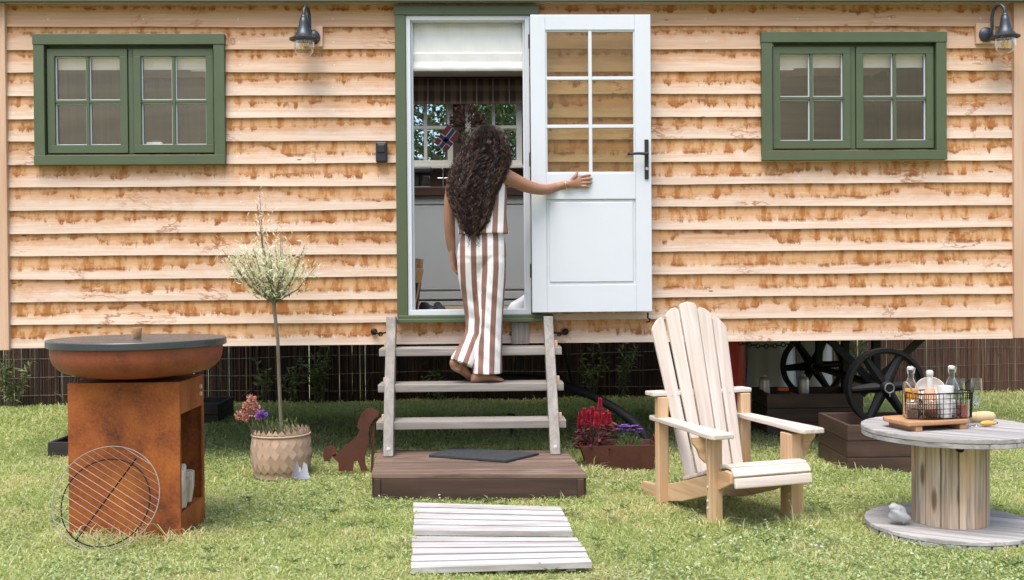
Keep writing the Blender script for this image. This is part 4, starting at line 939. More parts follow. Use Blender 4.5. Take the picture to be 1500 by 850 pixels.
# back posts, cross bar
zc = .585
for u in (-.012, SEP+.03):
    b = MB(); b.box(C(u, .522, zc/2-.006), (.06, .045, zc-.012), m=cm); b.build('back_post', 'chairleg', ch, bevel=.004)
b = MB(); b.box(C(SEP/2, .553, zc+.004), (SEP+.14, .095, .022), m=cm); b.build('cross_bar', 'chair', ch, bevel=.004)
b = MB(); b.box(C(SEP/2, .42, .145), (SEP-.12, .03, .07), m=cm); b.build('back_brace', 'chairleg', ch, bevel=.003)
b = MB()
for (uu, vv) in ((.03, .5), (.1, .5), (.22, .5), (.315, .5), (.41, .5)):
    for du in (-.018, .018): p = C(uu+du-.012, .508, zc); b.tube([p-CB*.012, p-CB*.015], .0035, 8)
b.build('screw', 'galv', ch)

# ------------------------------------------------------------------ cable drum table
TT = Vector((at(1392, 700, -1.95).x, -1.95, 0)); tR = .397; TZ = .492
sp = thing('cable_drum_table', 'weathered wooden cable drum used as a low round table', 'table', TT)
def disc(mb, R_, z0, z1, nb, ang):
    d = Vector((math.cos(ang), math.sin(ang), 0)); e = Vector((-math.sin(ang), math.cos(ang), 0))
    for i in range(nb):
        a = -R_+2*R_*i/nb; c_ = -R_+2*R_*(i+1)/nb-.007; up = []; dn = []; K = 8
        for k in range(K+1): v_ = a+(c_-a)*k/K; h = math.sqrt(max(0, R_*R_-v_*v_)); up.append((h, v_)); dn.append((-h, v_))
        mb.prism(dn[::-1][::-1]+up[::-1], TT+Vector((0, 0, z0)), d, e, z1-z0)
b = MB(); disc(b, tR, TZ-.021, TZ, 8, R(-38)); disc(b, tR-.002, TZ-.044, TZ-.0225, 8, R(-42)); b.build('table_top', 'spooltop', sp, bevel=.003, recalc=True)
b = MB(); disc(b, tR-.015, .026, .045, 8, R(-30)); disc(b, tR-.018, .004, .0245, 8, R(60)); b.build('base_disc', 'spooltop', sp, bevel=.003, recalc=True)
b = MB(); n = 14; rD = .168; zs0, zs1 = .046, TZ-.045
for i in range(n):
    a0, a1 = 2*math.pi*i/n+.015, 2*math.pi*(i+1)/n-.015; j = rng.uniform(-.003, .003); ra = rD+j
    p = [TT+Vector((r_*math.cos(a), r_*math.sin(a), 0)) for (r_, a) in ((ra, a0), (ra+.002, (a0+a1)/2), (ra, a1), (ra-.03, a1), (ra-.03, a0))]
    vs = [q+Vector((0, 0, z)) for z in (zs0, zs1) for q in p]; ofs = rng.uniform(0, 50)
    b.raw(vs, [(0, 1, 6, 5), (1, 2, 7, 6), (2, 3, 8, 7), (3, 4, 9, 8), (4, 0, 5, 9)], [(v.z+ofs, v.x-TT.x, v.y-TT.y) for v in vs])
b.build('drum', 'spool', sp)
b = MB(); p = at(1408, 657, TT.y-.19); b.tube([Vector((p.x, TT.y-.172, p.z-.004)), Vector((p.x, TT.y-.186, p.z-.004))], .017, 14); b.build('bolt', 'black', sp, smooth=40)
# serving board
bc = Vector((at(1366, 622, TT.y-.10).x, TT.y-.03, TZ)); ba = R(13); m = Matrix.Rotation(ba, 3, 'Z')
t = thing('serving_board', 'rough wooden serving board on feet on the drum table', 'board', bc); bw_, bd_ = .345, .215; bh = .046
b = MB(); poly = [(-.5, -.5), (.42, -.5), (.5, -.38), (.5, .42), (.42, .5), (-.45, .5), (-.51, .3), (-.495, 0)]
b.prism([(x*bw_, y*bd_) for (x, y) in poly], bc+Vector((0, 0, bh-.021)), m @ Vector((1, 0, 0)), m @ Vector((0, 1, 0)), .021); b.build('plank', 'olive', t, bevel=.005, recalc=True)
for x in (-.32, .36):
    b = MB(); b.box(bc+m @ Vector((x*bw_, 0, 0))+Vector((0, 0, .0125)), (.035, bd_*.94, .024), m=m); b.build('foot', 'olive', t, bevel=.003)
BZ = TZ+bh+.001
# wire basket
kc = Vector((at(1372, 600, TT.y).x, TT.y-.02, BZ)); kw, kd, kh = .315, .165, .118; t = thing('wire_basket', 'black wire mesh basket holding the breakfast bottles and jars', 'basket', kc)
def oval(f, z, n=64):
    pts = []
    for i in range(n):
        a = 2*math.pi*i/n; c_, s_ = math.cos(a), math.sin(a); e = 2/3.2
        pts.append(kc+m @ Vector((kw/2*f*math.copysign(abs(c_)**e, c_), kd/2*f*math.copysign(abs(s_)**e, s_), 0))+Vector((0, 0, z)))
    return pts
b = MB(); b.tube(oval(1, kh), .0032, 6, closed=True); b.tube(oval(.97, .003), .0032, 6, closed=True)
for j in range(1, 5): b.tube(oval(.97+.03*j/5, kh*j/5), .0015, 5, closed=True)
A, Bq = oval(.97, .003, 64), oval(1, kh, 64)
for i in range(0, 64): b.tube([A[i], Bq[i]], .0015, 5)
for i in range(-5, 6):
    x = i/6*kw*.48; b.tube([kc+m @ Vector((x, -kd*.42, 0))+Vector((0, 0, .003)), kc+m @ Vector((x, kd*.42, 0))+Vector((0, 0, .003))], .0014, 5)
b.build('mesh', 'black', t)
for s_, mt in ((1, 'plast'), (-1, 'steelwhite')):
    ex = kc+m @ Vector((s_*kw/2, 0, 0))+Vector((0, 0, kh)); pts = []
    for i in range(13):
        a = math.pi*i/12; pts.append(ex+m @ Vector((s_*.020*math.sin(a), -.032*math.cos(a), 0))+Vector((0, 0, .055*math.sin(a)-.005)))
    b = MB(); b.tube(pts, .0062 if s_ > 0 else .004, 8); b.build('handle', mt, t, smooth=60)
def on(px, dv):                                 # a spot in the basket under pixel column px, dv metres behind its middle
    y = kc.y+dv; return Vector((at(px, 600, y).x, y, BZ+.002))
def vessel(name, label, cat, p, prof, mat, fill=None, fillmat=None, extra=None, group=None, open_=True, cap=None, capmat=None):
    t = thing(name, label, cat, p, group); b = MB(); b.lathe(prof, p, 28, caps=False); b.build('glass' if mat in ('bglass',) else 'body', mat, t, smooth=55)
    if fill: b = MB(); b.lathe(fill, p, 24, caps=True); b.build('filling', fillmat, t, smooth=50)
    if cap: b = MB(); b.lathe(cap, p, 20, caps=True); b.build('stopper', capmat, t, smooth=45)
    return t
bott = [(.001, .001), (.036, .002), (.037, .01), (.037, .118), (.034, .132), (.022, .158), (.0145, .176), (.0135, .205), (.016, .208), (.016, .216), (.013, .217)]
p = on(1334, .03); t = vessel('swing_top_bottle', 'clear swing top bottle of orange juice at the left of the wire basket', 'bottle', p, bott, 'bglass', [(.034, .004), (.034, .116), (.034, .145*.88)], 'orange', None, 'bottles in the wire basket', cap=[(.013, .217), (.015, .22), (.015, .229), (.01, .233)], capmat='paper')
b = MB(); b.tube([p+Vector((-.016, -.004, .20)), p+Vector((-.019, -.006, .225)), p+Vector((0, -.012, .235)), p+Vector((.019, -.006, .225)), p+Vector((.016, -.004, .20))], .0016, 5); b.build('clasp', 'galv', t)
p = on(1394, .05); t = vessel('swing_top_bottle', 'clear empty swing top bottle behind the white cup in the wire basket', 'bottle', p, bott, 'bglass', [(.034, .004), (.034, .07)], 'paper', None, 'bottles in the wire basket', cap=[(.013, .217), (.015, .22), (.015, .229), (.01, .233)], capmat='paper')
b = MB(); b.tube([p+Vector((-.016, -.004, .20)), p+Vector((-.019, -.006, .225)), p+Vector((0, -.012, .235)), p+Vector((.019, -.006, .225)), p+Vector((.016, -.004, .20))], .0016, 5); b.build('clasp', 'galv', t)
p = on(1362, -.02); vessel('wine_bottle', 'small pink sparkling wine bottle with pale foil neck in the basket', 'bottle', p, [(.001, .001), (.029, .002), (.030, .01), (.030, .085), (.026, .115), (.017, .14), (.013, .148)], 'rose', None, None, None, 'bottles in the wire basket', cap=[(.0165, .138), (.0145, .165), (.013, .19), (.016, .193), (.0165, .212), (.011, .219)], capmat='foil')
p = on(1385, -.045); vessel('tall_cup', 'tall plain white cup at the front of the wire basket', 'cup', p, [(.001, .001), (.026, .002), (.030, .03), (.036, .148), (.0345, .148), (.028, .03)], 'paper')
p = on(1410, -.04); vessel('jam_glass', 'squat glass of red jam at the right end of the basket', 'glass', p, [(.001, .001), (.027, .002), (.029, .01), (.031, .085), (.0295, .085), (.027, .01)], 'bglass', [(.026, .006), (.0285, .058), (.02, .06)], 'jam')
for (px, mt, la) in ((1337, 'granola', 'clip top jar of dark granola at the left front of the basket'), (1365, 'flakes', 'clip top jar of red brown flakes at the front middle of the basket')):
    p = on(px, -.05); t = vessel('clip_jar', la, 'jar', p, [(.001, .001), (.030, .002), (.034, .012), (.034, .055), (.028, .066), (.026, .074), (.028, .076)], 'bglass', [(.031, .005), (.032, .034), (.026, .04)], mt, None, 'clip jars in the wire basket', cap=[(.027, .077), (.029, .08), (.024, .088), (.008, .09)], capmat='bglass')
    b = MB(); b.tube([p+Vector((.030, -.01, .04)), p+Vector((.036, -.012, .06)), p+Vector((.032, -.01, .082))], .0018, 6); b.ring(p+Vector((0, 0, .07)), .029, .0015, n=20, k=5); b.build('clip', 'galv', t)
p = on(1404, .06); vessel('tumbler', 'plain glass tumbler at the back right of the basket', 'glass', p, [(.001, .001), (.024, .002), (.029, .17), (.0275, .17), (.023, .008)], 'bglass')
p = on(1363, .055)+Vector((0, 0, .115)); t = thing('bowl', 'pale bowl tilted among the bottles at the back of the basket', 'bowl', p); b = MB(); mm = Matrix.Rotation(R(58), 3, 'X') @ Matrix.Rotation(R(-18), 3, 'Y')
b.lathe([(.001, -.045), (.03, -.043), (.058, -.02), (.068, .008), (.066, .009), (.055, -.016), (.028, -.038), (.001, -.040)], p, 32, mm, caps=False); b.build('bowl_shell', 'bowlw', t, smooth=60)
p = Vector((at(1430, 625, TT.y-.03).x, TT.y-.03, TZ+.001)); t = thing('champagne_flute', 'empty champagne flute standing on the drum table right of the basket', 'glass', p)
b = MB(); b.lathe([(.001, .002), (.030, .002), (.029, .004), (.006, .010), (.0038, .02), (.0036, .085)], p, 24, caps=False); b.build('stem', 'bglass', t, smooth=60)
b = MB(); b.lathe([(.0036, .085), (.010, .095), (.020, .125), (.0265, .16), (.0265, .19), (.024, .226), (.0228, .226), (.0253, .19), (.0255, .16), (.019, .126), (.001, .097)], p, 28, caps=False); b.build('flute_bowl', 'bglass', t, smooth=60)
p = Vector((at(1438, 612, TT.y+.12).x, TT.y+.12, TZ+.026)); t = thing('bread_roll', 'long pale bread roll lying behind the champagne flute', 'bread', p); b = MB(); pts = [p+Vector((x, .03*math.sin(x*9), .0)) for x in (-.075, -.06, -.03, 0, .03, .06, .075)]; b.tube(pts, [.006, .020, .025, .026, .025, .020, .006], 14); b.build('crust', 'bread', t, smooth=70)
p = Vector((at(1440, 626, TT.y-.02).x+.015, TT.y-.05, TZ+.017)); t = thing('banana', 'short yellow banana lying at the foot of the champagne flute', 'fruit', p); b = MB(); pts = [p+Vector((x, .012-2.2*x*x, 6*max(0, x-.03)**2)) for x in (-.038, -.03, -.015, 0, .015, .03, .038)]; b.tube(pts, [.004, .010, .013, .0135, .012, .008, .004], 10); b.build('peel', 'banana', t, smooth=50); b = MB(); b.tube([pts[-1]-Vector((.004, 0, 0)), pts[-1]+Vector((.006, 0, .002))], .004, 6); b.build('tip', 'plast', t)
# pale stone on the base disc
p = Vector((at(1320, 760, TT.y-.06).x, TT.y-.06, .045)); b = MB(); rings = []
for j in range(9):
    f = j/8; rr = .048*math.sin(math.pi*(.06+.86*f))**.7; rings.append([p+Vector((rr*math.cos(a)*(1+.22*math.sin(2*a+j))-.02*f, rr*.8*math.sin(a)*(1+.15*math.cos(3*a)), .012+.075*f+.008*math.sin(a*2))) for a in [k*2*math.pi/14 for k in range(14)]])
b.loft(rings); b.tube([p+Vector((-.02, -.01, .075)), p+Vector((-.045, -.012, .09)), p+Vector((-.062, -.012, .085))], [.022, .018, .006], 10); o = b.build('stone_bird', 'stone', smooth=70, recalc=True); tag(o, 'small pale grey stone bird sitting on the base of the drum table', 'ornament')

# ------------------------------------------------------------------ boxes and bottles under and behind the hut
def planter_box(label, c, sx, sy_, h, rows, mt, rz=0, filler=True, lid=False):
    t = thing('planter_box', label, 'planter', c); m_ = Matrix.Rotation(rz, 3, 'Z'); b = MB(); th_ = .03; hr = h/rows
    for k in range(rows):
        z = c[2]+hr*(k+.5)
        for (x, y, lx, ly) in ((0, -sy_/2+th_/2, sx, th_), (0, sy_/2-th_/2, sx, th_), (-sx/2+th_/2, 0, th_, sy_-2*th_-.002), (sx/2-th_/2, 0, th_, sy_-2*th_-.002)):
            b.box(Vector(c)+m_ @ Vector((x, y, 0))+Vector((0, 0, hr*(k+.5))), (lx-.002*k, ly, hr-.004), m=m_)
    b.build('boards', mt, t, bevel=.003)
    if filler:
        b = MB(); b.box(Vector(c)+Vector((0, 0, h*.30)), (sx-2*th_-.004, sy_-2*th_-.004, h*.5), m=m_); b.build('soil', 'soil', t)
    if lid:
        b = MB()
        for k in (-1, 0, 1): b.box(Vector(c)+m_ @ Vector((k*sx*.28, 0, 0))+Vector((0, 0, h*.66)), (sx*.26, sy_*.84, .02), m=m_)
        b.build('inner_board', mt, t)
    return t
A = gnd(1244, 695, 0); Bx = at(1336, 660, A.y).x; hh = at(1244, 623, A.y).z
planter_box('dark brown plank planter box in front of the nearer iron wheel', (A.x+.40, A.y+.29, 0), .80, .58, hh, 3, 'planter', R(-1.5))
A = gnd(1126, 641, 0); Bx = at(1266, 600, A.y).x; hh = at(1126, 577.5, A.y).z
planter_box('dark brown plank box under the cabin holding small gas canisters', ((A.x+Bx)/2, A.y+.25, 0), Bx-A.x, .5, hh, 3, 'planter', R(-2))
BXZ = hh
A = gnd(293, 622, 0); B1 = gnd(347, 607, 0)
planter_box('black wooden box with inner boards standing behind the fire bowl', (at(262, 600, A.y+.3).x, A.y+.32, 0), .80, .62, at(300, 594, A.y).z, 2, 'planterk', R(2), False, True)
A = gnd(70, 677, 0); planter_box('low dark wooden box on the lawn at the left of the plinth', (A.x+.3, A.y+.22, 0), .6, .44, at(72, 648, A.y).z, 1, 'planterk', 0, True)
def gasb(name, label, cat, px, Y, r_, ztop, mt, px_b=None, base=0.0):
    p = Vector((at(px, 540, Y).x, Y, base)); t = thing(name, label, cat, p); b = MB(); h = ztop-base
    b.lathe([(r_*.93, 0), (r_, .02), (r_, h*.86), (r_*.9, h*.94), (r_*.5, h)], p, 36); b.build('body', mt, t, smooth=45)
    b = MB(); b.lathe([(r_*.45, h), (r_*.45, h+.02), (r_*.30, h+.02), (r_*.25, h+.06), (.0, h+.062)], p, 18); b.build('valve', 'galv', t, smooth=45); return t
gasb('gas_bottle', 'tall red gas bottle under the cabin behind the cedar chair', 'gas bottle', 1066, .92, .128, .86, 'red')
p = Vector((at(1130, 540, 2.05).x, 2.05, 0)); t = thing('steel_tank', 'wide steel tank under the cabin nearest the red gas bottle', 'tank', p, 'steel tanks under the cabin'); b = MB(); b.lathe([(.225, 0), (.22, .04), (.19, .74), (.18, .76), (.0, .765)], p, 40); b.build('shell', 'galv', t, smooth=45)
b = MB(); b.ring(p+Vector((0, 0, .72)), .193, .008, n=40); b.build('rim', 'galv', t)
p = Vector((at(1193, 540, 2.15).x, 2.15, 0)); t = thing('steel_tank', 'steel tank under the cabin behind the far iron wheel', 'tank', p, 'steel tanks under the cabin'); b = MB(); b.lathe([(.15, 0), (.15, .72), (.14, .74), (.0, .745)], p, 40); b.build('shell', 'galv', t, smooth=45)
b = MB(); b.ring(p+Vector((0, 0, .70)), .153, .007, n=40); b.build('rim', 'galv', t)
for (px, la) in ((1120, 'small pale canister in the plank box nearest the red gas bottle'), (1177, 'small pale canister in the plank box behind the far wheel')):
    p = Vector((at(px, 570, 1.22).x, 1.22, .18)); t = thing('canister', la, 'canister', p, 'canisters in the plank box'); b = MB(); b.lathe([(.04, 0), (.042, .01), (.042, .205), (.034, .228), (.016, .236)], p, 24); b.build('body', 'foil', t, smooth=50); b = MB(); b.lathe([(.016, .236), (.016, .252), (.0, .253)], p, 14); b.build('cap', 'galv', t)
p = Vector((at(1147, 570, 1.0).x, 1.0, .18)); t = thing('garden_torch', 'black and orange plastic tool case lying in the plank box under the cabin', 'tool', p); b = MB(); b.box(p+Vector((0, 0, .075)), (.15, .1, .15)); b.build('case', 'plast', t, bevel=.02); b = MB(); b.box(p+Vector((-.01, -.03, .165)), (.08, .05, .03)); b.build('lid', 'amber', t, bevel=.008); b = MB(); b.box(p+Vector((.05, -.053, .13)), (.03, .008, .03)); b.build('catch', 'red', t)
t.name = 'tool_case'
# ------------------------------------------------------------------ brushwood fence
def fy(x): return 3.38+.035*x
fx0, fx1 = -6.2, 7.0; t = thing('brushwood_fence', 'dark brushwood screen fence with wire running behind the cabin', 'fence', (.2, fy(.2), 0)); b = MB(); x = fx0
while x < fx1:
    r_ = rng.uniform(.0045, .0085); j = rng.uniform(-.004, .004); h = rng.uniform(1.45, 1.7); y = fy(x)+rng.uniform(-.012, .012)
    b.tube([(x, y, -.03), (x+j*.5, y+rng.uniform(-.006, .006), h*.5), (x+j, y, h)], [r_, r_, r_*.95], 5, caps=False, rnd=rng.random()*.55+max(0, min(1, (x-1.6)/1.6))*.85)  # rods turn paler to the right, open-sky light put into their tone
    x += r_*2*rng.choice((.5, .55, .6, .65)) if rng.random() > .012 else rng.uniform(.011, .015)
b.build('rods', 'reed', t)
b = MB()
for i in range(300):
    xx = rng.uniform(fx0, fx1); z = rng.uniform(.1, 1.4); b.tube([(xx, fy(xx)-.02, z), (xx+rng.uniform(-.16, .16), fy(xx)-.025, z+rng.uniform(-.2, .2))], .0022, 4, caps=False, rnd=1.0)
b.build('loose_twigs', 'reed', t)['kind'] = 'stuff'
b = MB()
for z in (.12, .28, .45, .62, .78, .95, 1.1, 1.3):
    pts = [(xx, fy(xx)-.016, z+.012*math.sin(xx*2+z*9)) for xx in np.arange(fx0, fx1, .25)]; b.tube(pts, .0022, 4)
for xx in np.arange(fx0, fx1, .31): b.tube([(xx, fy(xx)-.018, .02), (xx+.01, fy(xx)-.018, 1.4)], .0011, 4)
b.build('wire', 'wire', t)
b = MB()
for xx in np.arange(fx0+.4, fx1, 1.8): b.tube([(xx, fy(xx)+.05, -.1), (xx, fy(xx)+.05, 1.6)], .04, 8)
b.build('post', 'bark', t)

# ------------------------------------------------------------------ plants at the fence
def shoot_plant(c, label, h, spread, n, nl, mt='vine', L=(.05, .10), name='leafy_shrub', group='leafy shoots along the fence'):
    t = thing(name, label, 'plant', c, group); b = MB(); s_ = MB(); c = Vector(c)
    for i in range(n):
        a = rng.uniform(0, 6.28); e = c+Vector((math.cos(a)*spread*rng.random(), -abs(math.sin(a))*.12, h*rng.uniform(.45, 1))); mid = c.lerp(e, .5)+Vector((rng.uniform(-.04, .04), 0, .03)); s_.tube([c+Vector((rng.uniform(-.05, .05), 0, 0)), mid, e], [.005, .004, .002], 5)
        for k in range(nl):
            tt = rng.random()**.6; p = (c.lerp(mid, tt*2) if tt < .5 else mid.lerp(e, tt*2-1)); d = Vector((rng.uniform(-1, 1), rng.uniform(-1.2, .3), rng.uniform(-.5, .8))); b.leaf(p, d, rng.uniform(*L), rng.uniform(.014, .022))
    s_.build('stem', 'bark', t); b.build('leaves', mt, t)
for (px, py, h, sp_, n, la) in ((18, 588, .55, .30, 11, 'leafy shoots over the fence at the far left below the cabin corner'), (388, 596, .48, .10, 5, 'single leafy shoot against the fence left of the willow trunk'), (430, 596, .50, .12, 6, 'leafy shoot against the fence just right of the willow trunk'), (468, 596, .62, .24, 15, 'leafy bush against the fence between the willow and the steps'), (640, 596, .33, .18, 7, 'grassy shoots under the cabin left of the person'), (868, 598, .66, .16, 7, 'leafy shoot at the fence above the curved black pipe'), (912, 598, .62, .16, 8, 'leafy shoot at the fence left of the cedar chair'), (1255, 580, .95, .20, 8, 'climbing leaves on the fence between the two iron wheels')):
    p = gnd(px, py, 0); p.y = fy(p.x)-.08; p.x = at(px, 560, p.y).x; shoot_plant((p.x, p.y, 0), la, h, sp_, n, 16)

# ------------------------------------------------------------------ trees beyond the fence
def tree(c, label, h, cr_, nl, lean=0):
    t = thing('broadleaf_tree', label, 'tree', c, 'trees beyond the fence'); c = Vector(c); b = MB(); th_ = h*.42
    pts = [c+Vector((lean*s, .1*math.sin(s*5), h*.8*s)) for s in (0, .2, .45, .7, 1)]; b.tube(pts, [.16, .13, .10, .07, .03], 9); cl_ = []
    for i in range(16):
        s = rng.uniform(.25, 1); a = rng.uniform(0, 6.28); p = c+Vector((lean*s, 0, h*.8*s)); L_ = cr_*(1.15-.5*s)*rng.uniform(.6, 1); e = p+Vector((math.cos(a)*L_, math.sin(a)*L_, L_*.45)); b.tube([p, p.lerp(e, .5)+Vector((0, 0, .1)), e], [.05, .03, .012], 6)
        for k in range(4): cl_.append((p.lerp(e, rng.uniform(.35, 1.05))+Vector((rng.gauss(0, .25), rng.gauss(0, .25), rng.gauss(0, .2))), rng.uniform(.25, .55)))
    b.build('trunk', 'bark', t, smooth=60); b = MB()
    for (p, r_) in cl_:
        lum = rng.uniform(-.25, .25)
        for k in range(nl//len(cl_)):
            d = Vector((rng.gauss(0, 1), rng.gauss(0, 1), rng.gauss(0, .8))); b.leaf(p+d*r_*.6, d+Vector((0, 0, -.5)), rng.uniform(.05, .09), rng.uniform(.028, .045), rnd=max(0, min(1, rng.random()*.7+lum+.15)))
    b.build('crown', 'leaf', t)
for i, (x, y, h, r_, la) in enumerate(((-4.2, 7.5, 5.2, 1.7, 'leafy tree beyond the fence at the far left'), (-1.9, 6.6, 4.6, 1.5, 'leafy tree beyond the fence behind the left part of the cabin'), (-.45, 6.6, 4.6, 1.5, 'leafy tree seen through the left back casement'), (.65, 8.2, 5.2, 1.8, 'leafy tree seen through the right back casement'), (2.9, 7.4, 5.0, 1.7, 'leafy tree beyond the fence behind the right part of the cabin'), (5.6, 7.8, 5.2, 1.8, 'leafy tree beyond the fence at the far right'))):
    tree((x, y, 0), la, h, r_, 15000 if i in (2, 3) else 8000)

# ------------------------------------------------------------------ the lawn
nr = np.random.default_rng(5)
def inquad(X, Y, q):
    ins = np.ones(len(X), bool); n = len(q)
    for i in range(n):
        a, c = q[i], q[(i+1) % n]; ins &= ((c[0]-a[0])*(Y-a[1])-(c[1]-a[1])*(X-a[0])) > 0
    return ins
solid = [[(c4[0].x, c4[0].y+.01), (c4[1].x, c4[1].y+.01), (c4[2].x, c4[2].y), (c4[3].x, c4[3].y)], [(x0_, y) for x0_, y in ()] or [(fc.x-9, -99), (fc.x-9.1, -99), (fc.x-9.1, -98)]]
solid.append([(at(100, 660, -1.95).x, -1.95), (at(263.5, 660, -1.95).x, -1.95), (at(263.5, 660, -1.95).x, -1.55), (at(100, 660, -1.95).x, -1.55)])
for qd in ([(606, 779), (841, 781), (821, 741), (606, 734.5)], [(603, 832), (868, 823), (843, 782), (604, 780)]): solid.append([(gnd(*p, .02).x, gnd(*p, .02).y) for p in qd])
solid.append([(bx0, Y0), (bx1, Y0), (bx1, Y0+dpt), (bx0, Y0+dpt)])
def vn(X, Y, f, s):                                # cheap smooth noise
    r_ = np.random.default_rng(s); z = np.zeros(len(X))
    for k in range(9): a = r_.uniform(0, 6.28); ff = f*r_.uniform(.6, 1.7); z += np.sin((X*math.cos(a)+Y*math.sin(a))*ff+r_.uniform(0, 6.28))
    return z/3.0
def scatter(N, ylo, yhi):
    y = nr.uniform(ylo, yhi, N); d = y+6.6; px = nr.uniform(-.58, .60, N); return px*d*.92+.03*d, y, d
def zgr(X, Y): return .012*np.sin(1.7*X+.6)*np.cos(1.3*Y)+.008*np.sin(3.9*X+1.1*Y)
def quads(name, V, nv, faces, rnd, mat):
    n = V.shape[0]; me = bpy.data.meshes.new(name); me.vertices.add(n*nv); me.vertices.foreach_set('co', V.reshape(-1).astype('f'))
    tot = sum(len(f) for f in faces); base_ = np.concatenate([np.array(f) for f in faces]); idx = (np.arange(n)[:, None]*nv+base_[None, :]).reshape(-1)
    me.loops.add(n*tot); me.loops.foreach_set('vertex_index', idx.astype('i')); ln = np.array([len(f) for f in faces]); st = np.concatenate([[0], np.cumsum(ln)[:-1]])
    me.polygons.add(n*len(faces)); me.polygons.foreach_set('loop_start', (np.arange(n)[:, None]*tot+st[None, :]).reshape(-1).astype('i')); 
    me.update(calc_edges=True); a = me.attributes.new('rnd', 'FLOAT', 'POINT'); a.data.foreach_set('value', np.repeat(rnd, nv).astype('f')); me.materials.append(M[mat]); me.validate()
    return link(name, me)
def blades(N, ylo, yhi, hmul, wmul):
    X, Y, d = scatter(N, ylo, yhi); keep = Y < fy(X)+.25
    for q in solid: keep &= ~inquad(X, Y, q)
    keep &= (np.hypot(X-TT.x, Y-TT.y) > .385) & (np.hypot(X-TC.x, Y-TC.y) > .17)
    X, Y, d = X[keep], Y[keep], d[keep]; n = len(X)
    tall = np.clip(vn(X, Y, 2.2, 11), -.6, 1.2); h = (.019+.014*nr.random(n)+.008*tall)*hmul*(1+.9*(nr.random(n) > .985)); 
    edge = np.zeros(n)                             # longer tufts where the mower cannot reach
    for (ex, ey, er) in EDG: edge = np.maximum(edge, np.exp(-((X-ex)**2+(Y-ey)**2)/er**2))
    h *= 1+2.4*edge*nr.random(n)
    under = np.exp(-((Y-1.6)/1.3)**2); h *= 1+.55*under
    a = nr.uniform(0, 6.283, n); w_ = (.0022+.0016*nr.random(n))*wmul*(d/4.5)**.55; ln = nr.uniform(.3, 1.7, n)*h; ld = nr.uniform(0, 6.283, n)
    dx_, dy_ = np.cos(a)*w_, np.sin(a)*w_; lx, ly = np.cos(ld)*ln, np.sin(ld)*ln; z0 = zgr(X, Y)-.004; V = np.zeros((n, 5, 3))
    V[:, 0] = np.stack([X-dx_, Y-dy_, z0], 1); V[:, 1] = np.stack([X+dx_, Y+dy_, z0], 1)
    V[:, 2] = np.stack([X+lx*.35+dx_*.85, Y+ly*.35+dy_*.85, z0+h*.6], 1); V[:, 3] = np.stack([X+lx*.35-dx_*.85, Y+ly*.35-dy_*.85, z0+h*.6], 1); V[:, 4] = np.stack([X+lx, Y+ly, z0+h*(1-.30*ln/h)], 1)
    return V, np.clip(nr.random(n)*.9+.12*vn(X, Y, 3.1, 3)+.35*edge, 0, 1)
EDG = [(gnd(px, py).x, gnd(px, py).y, .10) for (px, py) in [(560+i*22, 730) for i in range(14)]+[(100+i*22, 796) for i in range(9)]+[(370+i*16, 692) for i in range(6)]+[(1047, 776), (1170, 770), (1250, 696), (1290, 700), (1200, 690), (500, 690), (530, 690), (560, 700), (606, 760), (600, 800), (865, 700)]]
parts_ = [blades(125000, -3.3, -1.2, 1.0, 1.0), blades(95000, -1.3, 1.0, 1.05, 1.05), blades(52000, .9, 3.8, 1.25, 1.25)]
struct(quads('grass', np.concatenate([p[0] for p in parts_]), 5, [(0, 1, 2, 3), (3, 2, 4)], np.concatenate([p[1] for p in parts_]), 'lawn'), 'stuff')
# clover patches
X, Y, d = scatter(120000, -3.3, 1.0); k = ((vn(X, Y, 2.6, 21)+.5*vn(X, Y, 7, 22) > .25) & (nr.random(len(X)) > .25)) | (nr.random(len(X)) > .90)
for q in solid: k &= ~inquad(X, Y, q)
k &= (np.hypot(X-TT.x, Y-TT.y) > .385) & (np.hypot(X-TC.x, Y-TC.y) > .17)
X, Y, d = X[k], Y[k], d[k]; n = len(X); r_ = nr.uniform(.0035, .0075, n); zz = zgr(X, Y)+nr.uniform(.010, .032, n); tx, ty = nr.normal(0, .45, n), nr.normal(0, .45, n)-.1; V = np.zeros((n, 6, 3)); a0 = nr.uniform(0, 6.28, n)
for i in range(6): ca, sa = np.cos(a0+i*1.047)*r_*(1 if i % 2 else .72), np.sin(a0+i*1.047)*r_*(1 if i % 2 else .72); V[:, i] = np.stack([X+ca, Y+sa, zz+ca*tx+sa*ty], 1)
struct(quads('clover', V, 6, [(0, 1, 2, 3, 4, 5)], np.clip(nr.random(n), 0, 1), 'clover'), 'stuff')
b = MB()
for i in range(240):                          # broad leaved weeds in the turf
    px, py = rng.uniform(5, 1495), 640+205*rng.random()**.8; p = gnd(px, py); p.z = .006
    if any(inquad(np.array([p.x]), np.array([p.y]), q)[0] for q in solid) or (p-TT).length < .45 or (p-TC).length < .3: continue
    n_ = rng.randint(4, 8); a0_ = rng.uniform(0, 6.28); rn_ = rng.random()*.8
    for k in range(n_):
        a = a0_+k*6.28/n_+rng.uniform(-.3, .3); L_ = rng.uniform(.022, .055); b.leaf(p+Vector((0, 0, .008)), (math.cos(a), math.sin(a), rng.uniform(.15, .7)), L_, L_*rng.uniform(.22, .4), up=(0, 0, 1), rnd=min(1, rn_+rng.random()*.2))
struct(b.build('lawn_weeds', 'vine'), 'stuff')
b = MB()
